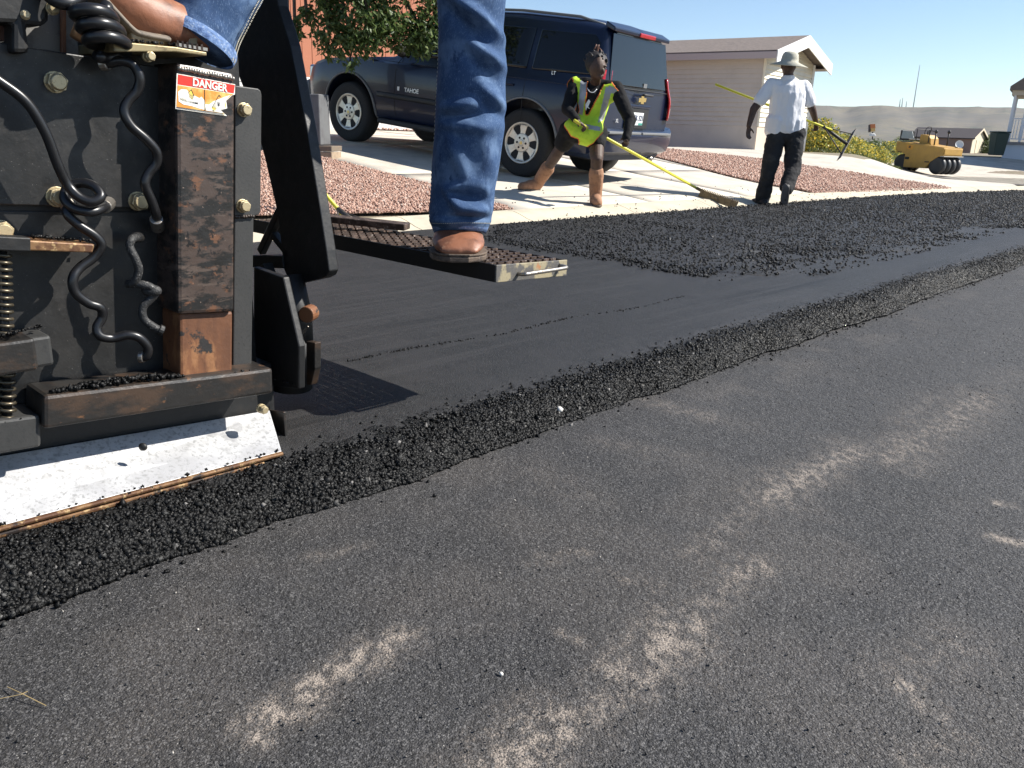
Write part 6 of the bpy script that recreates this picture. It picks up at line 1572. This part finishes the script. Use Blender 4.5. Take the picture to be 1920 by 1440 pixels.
# hair: short locs drawn up to a knot
b = MB(); b.ell(head + Vector((-.014, .03, .04)), (.108, .112, .112), 16, 12)
for k in range(80):
    a = rnd.uniform(0, 6.28); e = rnd.uniform(.1, 1.25); d = Vector((math.cos(a) * math.cos(e), math.sin(a) * math.cos(e) + .1, math.sin(e))); p = head + Vector((-.012, .03, .03)) + Vector((d.x * .104, d.y * .108, d.z * .108)); b.cap(p, p + d * .016 + Vector((rnd.uniform(-.012, .012), rnd.uniform(-.012, .012), .004)), .014, .010, 7)
hr_ = link('hair', remesh(b, .006, 1), M_hair, smooth=True); keep_world(hr_, wom)
b = MB()
for k in range(5):
    p = head + Vector((.0 + rnd.uniform(-.03, .03), .03, .10)); b.tube(spline([p, p + Vector((rnd.uniform(-.03, .02), 0, .05)), p + Vector((rnd.uniform(-.05, .03), rnd.uniform(-.03, .03), .10 + rnd.uniform(-.03, .02)))], 3), [.010, .010, .009, .009, .008, .007, .005], 7)
b.build('hair_knot', M_hairt, hr_, True, 0, world=True)
# sweatshirt
b = MB(); b.cap(belly + ZD * -.06, chest, .135, .155); b.cap(shL, shR, .075, .075); b.cap(chest, neck0 - ZD * .01, .12, .075); b.cap(chest, shL, .12, .08); b.cap(chest, shR, .12, .08)
b.cap(shL, elL, .078, .062); b.cap(elL, wrL.lerp(elL, .08), .060, .040); b.cap(shR, elR, .078, .062); b.cap(elR, wrR.lerp(elR, .08), .060, .040); b.cap(belly - ZD * .05, (hipL + hipR) / 2, .14, .14)
o = link('sweatshirt', remesh(b, .008, 3, wrinkle(.010, 14, 3)), M_hood, smooth=True); keep_world(o, wom)
b = MB(); b.cap(hipL, hipR, .125, .125); b.cap(hipL, hipL.lerp(knL, .52), .118, .100); b.cap(hipR, hipR.lerp(knR, .40), .115, .098)
o = link('shorts', remesh(b, .008, 3, wrinkle(.008, 12, 4)), M_shorts, smooth=True); keep_world(o, wom)
def boot(owner, an, foot, toe_dir, m, m_sole, shaft=.20, name='boot', r=.055, knee=None):
    an = Vector(an); foot = Vector(foot); t = Vector(toe_dir).normalized(); b = MB()
    b.cap(an + ZD * 0, an + ((knee or an * 2 - foot) - an).normalized() * shaft, r * .98, r * 1.2); b.cap(an - ZD * .015, foot + t * .06 + ZD * .055, r * .95, r * .9); b.cap(foot + t * .06 + ZD * .05, foot + t * .17 + ZD * .042, r * .88, r * .76); b.cap(foot - t * .05 + ZD * .05, foot + t * .0 + ZD * .05, r * .9, r * .9)
    me = remesh(b, .007, 3, wrinkle(.004, 22, 7))
    # flatten under the foot
    n = len(me.vertices); co = np.empty(n * 3, np.float32); me.vertices.foreach_get('co', co); co = co.reshape(-1, 3); co[:, 2] = np.maximum(co[:, 2], foot.z + .004); me.vertices.foreach_set('co', co.ravel()); me.update()
    o = link(name, me, m, smooth=True); keep_world(o, owner)
    s = t.cross(ZD).normalized(); b = MB(); pts = [(-.085, .025), (-.07, .045), (0, .046), (.08, .052), (.15, .05), (.205, .035), (.225, .012)]
    ol = [foot + t * d + s * w_ for d, w_ in pts] + [foot + t * d - s * w_ for d, w_ in reversed(pts)]
    b.prism([p + ZD * .001 for p in ol], ZD * .020); b.build('sole', m_sole, o, False, .004, world=True); return o
bo1 = boot(wom, anR, wf1 + ZD * .006, (.05, -1, 0), M_wboot, M_sole, .26, r=.066, knee=knR); bo2 = boot(wom, anL, wf2 + ZD * .006, (-.75, -.65, 0), M_wboot, M_sole, .24, r=.066, knee=knL)
# vest, cut from a loose shell round the upper body
b = MB(); b.cap(belly + ZD * -.04, chest, .165, .178); b.cap(chest, neck0 - ZD * .02, .145, .09); b.cap(chest, shL - ZD * .01, .14, .092); b.cap(chest, shR - ZD * .01, .14, .092)
b.cap(belly - ZD * .02, J(1075, 240, 8.72), .17, .10); b.cap(belly - ZD * .02, J(1112, 250, 8.68), .17, .11); b.cap(J(1090, 252, 8.68), J(1108, 260, 8.66), .10, .09)
vm = remesh(b, .008, 3, wrinkle(.010, 9, 9))
n = len(vm.vertices); co = np.empty(n * 3, np.float32); vm.vertices.foreach_get('co', co); co = co.reshape(-1, 3); pxy = px_of(co)
front = [(1072, 143), (1096, 134), (1103, 146), (1101, 165), (1098, 214), (1102, 214), (1136, 148), (1143, 146), (1166, 178), (1151, 206), (1141, 236), (1130, 250), (1112, 270), (1095, 280), (1084, 276), (1084, 262), (1070, 256), (1058, 238), (1054, 222), (1057, 212), (1076, 226), (1086, 206), (1075, 172)]
infr = in_poly(pxy, np.array(front))
cen = np.array(chest); isback = (co[:, 1] > np.interp(co[:, 2], [.8, 1.6], [9.0, 8.86])); hemz = J(1100, 262, 8.9).z
keepv = infr | (isback & (co[:, 2] > hemz))
bm = bmesh.new(); bm.from_mesh(vm); bm.verts.ensure_lookup_table()
bmesh.ops.delete(bm, geom=[f for f in bm.faces if not all(keepv[v.index] for v in f.verts)], context='FACES')
bmesh.ops.delete(bm, geom=[v for v in bm.verts if not v.link_faces], context='VERTS')
bm.verts.ensure_lookup_table()
bset = set(v.index for v in bm.verts if v.is_boundary)
edge2 = set(bset)
for f in bm.faces:
    c = f.calc_center_median(); q = px_of(np.array([c]))
    gp_ = [np.array([(1089, 146), (1101, 140), (1101, 160), (1092, 216), (1083, 213)]), np.array([(1136, 162), (1148, 168), (1131, 226), (1121, 230)]), np.array([(1094, 232), (1126, 238), (1125, 246), (1094, 240)]), np.array([(1142, 160), (1158, 168), (1150, 176), (1138, 168)])]
    f.material_index = 1 if any(in_poly(q, g_)[0] for g_ in gp_) else 0
    if any(v.index in bset for v in f.verts): f.material_index = 2
    f.smooth = True
vm2 = bpy.data.meshes.new('safety_vest'); bm.to_mesh(vm2); bm.free()
o = link('safety_vest', vm2, [M_vest, M_grey, M_orange]); keep_world(o, wom); sm_ = o.modifiers.new('s', 'SOLIDIFY'); sm_.thickness = .006
# shirt print and necklace
b = MB(); q = [J(1098, 196, 8.62), J(1104, 186, 8.62), J(1107, 190, 8.62), J(1103, 200, 8.62), J(1106, 204, 8.62), J(1101, 201, 8.62), J(1099, 207, 8.62)]; b.prism(q, (0, .05, 0)); b.build('shirt_print', M_dwht, wom, world=True)
b = MB(); b.tube(spline([J(1101, 165, 8.62), J(1106, 172, 8.60), J(1113, 173, 8.60), J(1119, 167, 8.62)], 5), .004, 6); b.build('necklace', M_badge, wom, True, 0, world=True)
ha, hb = hit(1312, 372), hit(1383, 399)
ha, hb = J(1309, 368, rk1.y - .06), J(1384, 394, rk1.y - .10); ha.z = max(ha.z, mat_z(0, 3.5).item() if hasattr(mat_z(0, 3.5), 'item') else .06)
rake('yellow handled rake held by the person in the safety vest', rk0, hit(1313, 366) + ZD * .06, hit(1309, 370) + ZD * .012, hit(1378, 397, .02) + ZD * .03, (.25, .35, 1), M_rhead, plate_h=.085)

# ---- man walking away with a rake
mf = hit(1428, 388); mf2 = J(1471, 384, mf.y + .10)
man = empty('person', mf, 'person in white t-shirt and bucket hat walking away with a rake', 'person', 'road workers')
YM = mf.y + .08
nk_ = J(1478, 142, YM); hd_ = J(1479, 124, YM); sL, sR = J(1446, 160, YM), J(1507, 164, YM); ch_ = J(1477, 178, YM); wa = J(1472, 235, YM)
eL, wL = J(1413, 205, YM - .02), J(1404, 236, YM - .05); eR, wR = J(1523, 204, YM + .05), J(1530, 228, YM + .18)
hL, hR = J(1456, 252, YM), J(1491, 252, YM); kL, kR = J(1441, 322, YM - .06), J(1486, 318, YM - .10); aL, aR = Vector((mf.x + .02, mf.y + .04, mf.z + .09)), J(1474, 358, YM - .30)
b = MB(); b.ell(hd_, (.078, .098, .115), 16, 12); b.cap(nk_ - ZD * .03, hd_ - ZD * .03, .062, .058)
for s_ in (-1, 1): b.ell(hd_ + Vector((.08 * s_, .01, -.005)), (.012, .02, .03), 8, 6)
b.ell(hd_ + Vector((0, .10, -.01)), (.015, .02, .025), 8, 6); b.ell(hd_ + Vector((0, .088, -.06)), (.026, .014, .012), 8, 6)
b.cap(sL, eL, .058, .047); b.cap(eL, wL, .046, .031); b.cap(sR, eR, .058, .047); b.cap(eR, wR, .046, .031); b.cap(sL, sR, .07, .07); b.cap(ch_, wa, .13, .12); b.cap(ch_, nk_, .11, .065)
b.cap(wa, hL, .12, .10); b.cap(wa, hR, .12, .10); b.cap(hL, kL, .09, .06); b.cap(kL, aL, .058, .04); b.cap(hR, kR, .09, .06); b.cap(kR, aR, .058, .04)
hand(b, wL, Vector((.02, .0, -1)), Vector((-.4, .9, 0)), 1.05, .5, -1); hand(b, wR, Vector((.25, .3, -.8)), Vector((.2, -.9, -.2)), 1.05, .85, 1)
bod = link('body', remesh(b, .0075, 2), M_skin, smooth=True); keep_world(bod, man)
def shirt_disp(co):
    return (fbm(co * np.array([9, 9, 5]), 23, 3) - .5) * .030 + (fbm(co * np.array([22, 22, 12]), 29, 2) - .5) * .012
b = MB(); b.cap(ch_ + ZD * .02, wa + ZD * -.0, .172, .165); b.cap(sL + Vector((.02, 0, -.01)), sR + Vector((-.02, 0, -.01)), .092, .092); b.cap(ch_, nk_ - ZD * .05, .14, .085); b.cap(sL, sL.lerp(eL, .62), .088, .082); b.cap(sR, sR.lerp(eR, .62), .088, .082); b.cap(ch_ + Vector((-.07, 0, .02)), wa + Vector((-.07, 0, -.03)), .145, .13); b.cap(ch_ + Vector((.07, 0, .02)), wa + Vector((.07, 0, -.03)), .145, .13)
for q_ in (-.12, -.08, -.04, 0, .04, .08, .12): b.cap(wa + Vector((q_ * .8, 0, .05)), wa + Vector((q_, 0, -.05)), .145, .125)
o = link('t_shirt', remesh(b, .008, 4, shirt_disp), M_tee, smooth=True); keep_world(o, man)
b = MB(); b.cap(hL + ZD * .0, hR + ZD * .0, .125, .125); b.cap(hL, kL, .124, .098); b.cap(kL, aL + Vector((-.01, 0, .02)), .098, .092); b.cap(hR, kR, .124, .098); b.cap(kR, aR + ZD * .03, .098, .085)
o = link('trousers', remesh(b, .008, 3, wrinkle(.020, 10, 13)), M_pants, smooth=True); keep_world(o, man)
M_shoe = mat('black_shoe', (.016, .015, .015), .6); boot(man, aL, mf + ZD * .006, (-.35, .94, 0), M_shoe, M_plas, .08, 'shoe', .054)
b = MB(); b.cap(aR + ZD * .0, J(1473, 352, YM - .34), .055, .052); b.cap(J(1474, 352, YM - .35), J(1471, 380, YM - .30), .050, .046); b.cap(J(1471, 372, YM - .32), J(1470, 383, YM - .27), .05, .04)
o = link('shoe', remesh(b, .007, 3), M_shoe, smooth=True); keep_world(o, man)
b = MB(); tt = [J(1474, 344, YM - .415), J(1468, 350, YM - .415), J(1465, 368, YM - .39), J(1464, 380, YM - .35), J(1470, 387, YM - .33), J(1477, 382, YM - .35), J(1479, 368, YM - .39), J(1480, 352, YM - .415)]; b.prism(tt, (0, .03, .01)); b.build('sole', mat('grey_shoe_sole', (.10, .09, .085), .8), o, False, .006, world=True)
# bucket hat
b = MB(); hc_ = hd_ + ZD * .035
b.lathe([(.098, .0), (.222, -.040), (.225, -.033), (.104, .014), (.100, .05), (.092, .095), (.07, .122), (.03, .13), (0, .131), (0, .12), (.06, .11), (.085, .09), (.095, .04), (.095, .0)], hc_, (.06, -.05, 1), 36)
o = b.build('bucket_hat', M_hat, man, True, 0, world=True)
r0_, r1_ = J(1341, 158, YM + .34), J(1560, 244, YM + .10)
rake('yellow handled rake carried by the person in the white t-shirt', r0_, r1_, J(1606, 240, YM + .30), J(1577, 294, YM - .15), (-.35, 0, -.5), M_rdark, .014, .07, 16, .018)
# ---- third rake resting on the kerb by the paver
ra = J(560, 300, 6.75); rb_ = J(650, 411, 6.35)
rake('yellow handled rake resting on the kerb behind the paver walkway', J(520, 260, 6.9), rb_, J(600, 424, 6.15), J(746, 434, 6.30), (0, .25, 1), M_rdark, .016, .045, 22, .022)

# ---- crumbs of mix kicked onto the concrete
k = 340; u = rng.uniform(4.3, 14, k); v = 3.6 + np.abs(rng.exponential(.45, k)); Pd = uvw(u, v + vshift(u), 0 * u)
zc_ = np.where(v < 4.03, np.interp(v, [q_[0] for q_ in prof_k], [q_[1] for q_ in prof_k]), zt(Pd[:, 0], Pd[:, 1]) + .012); Pd[:, 2] = zc_ + .002
scatter_obj('driveway_crumbs', Pd, rng.uniform(.004, .011, k) * np.where(rng.random(k) < .1, 1.6, 1), M_bit2, OCT, 'black crumbs of mix scattered on the kerb and driveway', 'loose asphalt')

# ---- the air: a thin even haze over the valley
hz = MB(); hz.box((0, 2000, 75), (13000, 13400, 200)); hm = bpy.data.materials.new('thin_haze'); hm.use_nodes = True; hn = hm.node_tree
for nd_ in list(hn.nodes):
    if nd_.type == 'BSDF_PRINCIPLED': hn.nodes.remove(nd_)
pvn = hn.nodes.new('ShaderNodeVolumePrincipled'); pvn.inputs['Color'].default_value = (.86, .91, 1, 1); pvn.inputs['Density'].default_value = .000035; pvn.inputs['Anisotropy'].default_value = .3
hn.links.new(pvn.outputs[0], [x for x in hn.nodes if x.type == 'OUTPUT_MATERIAL'][0].inputs['Volume'])
ho = hz.build('haze', hm); tag(ho, 'thin pale haze over the valley and hills', 'haze', kind='stuff')
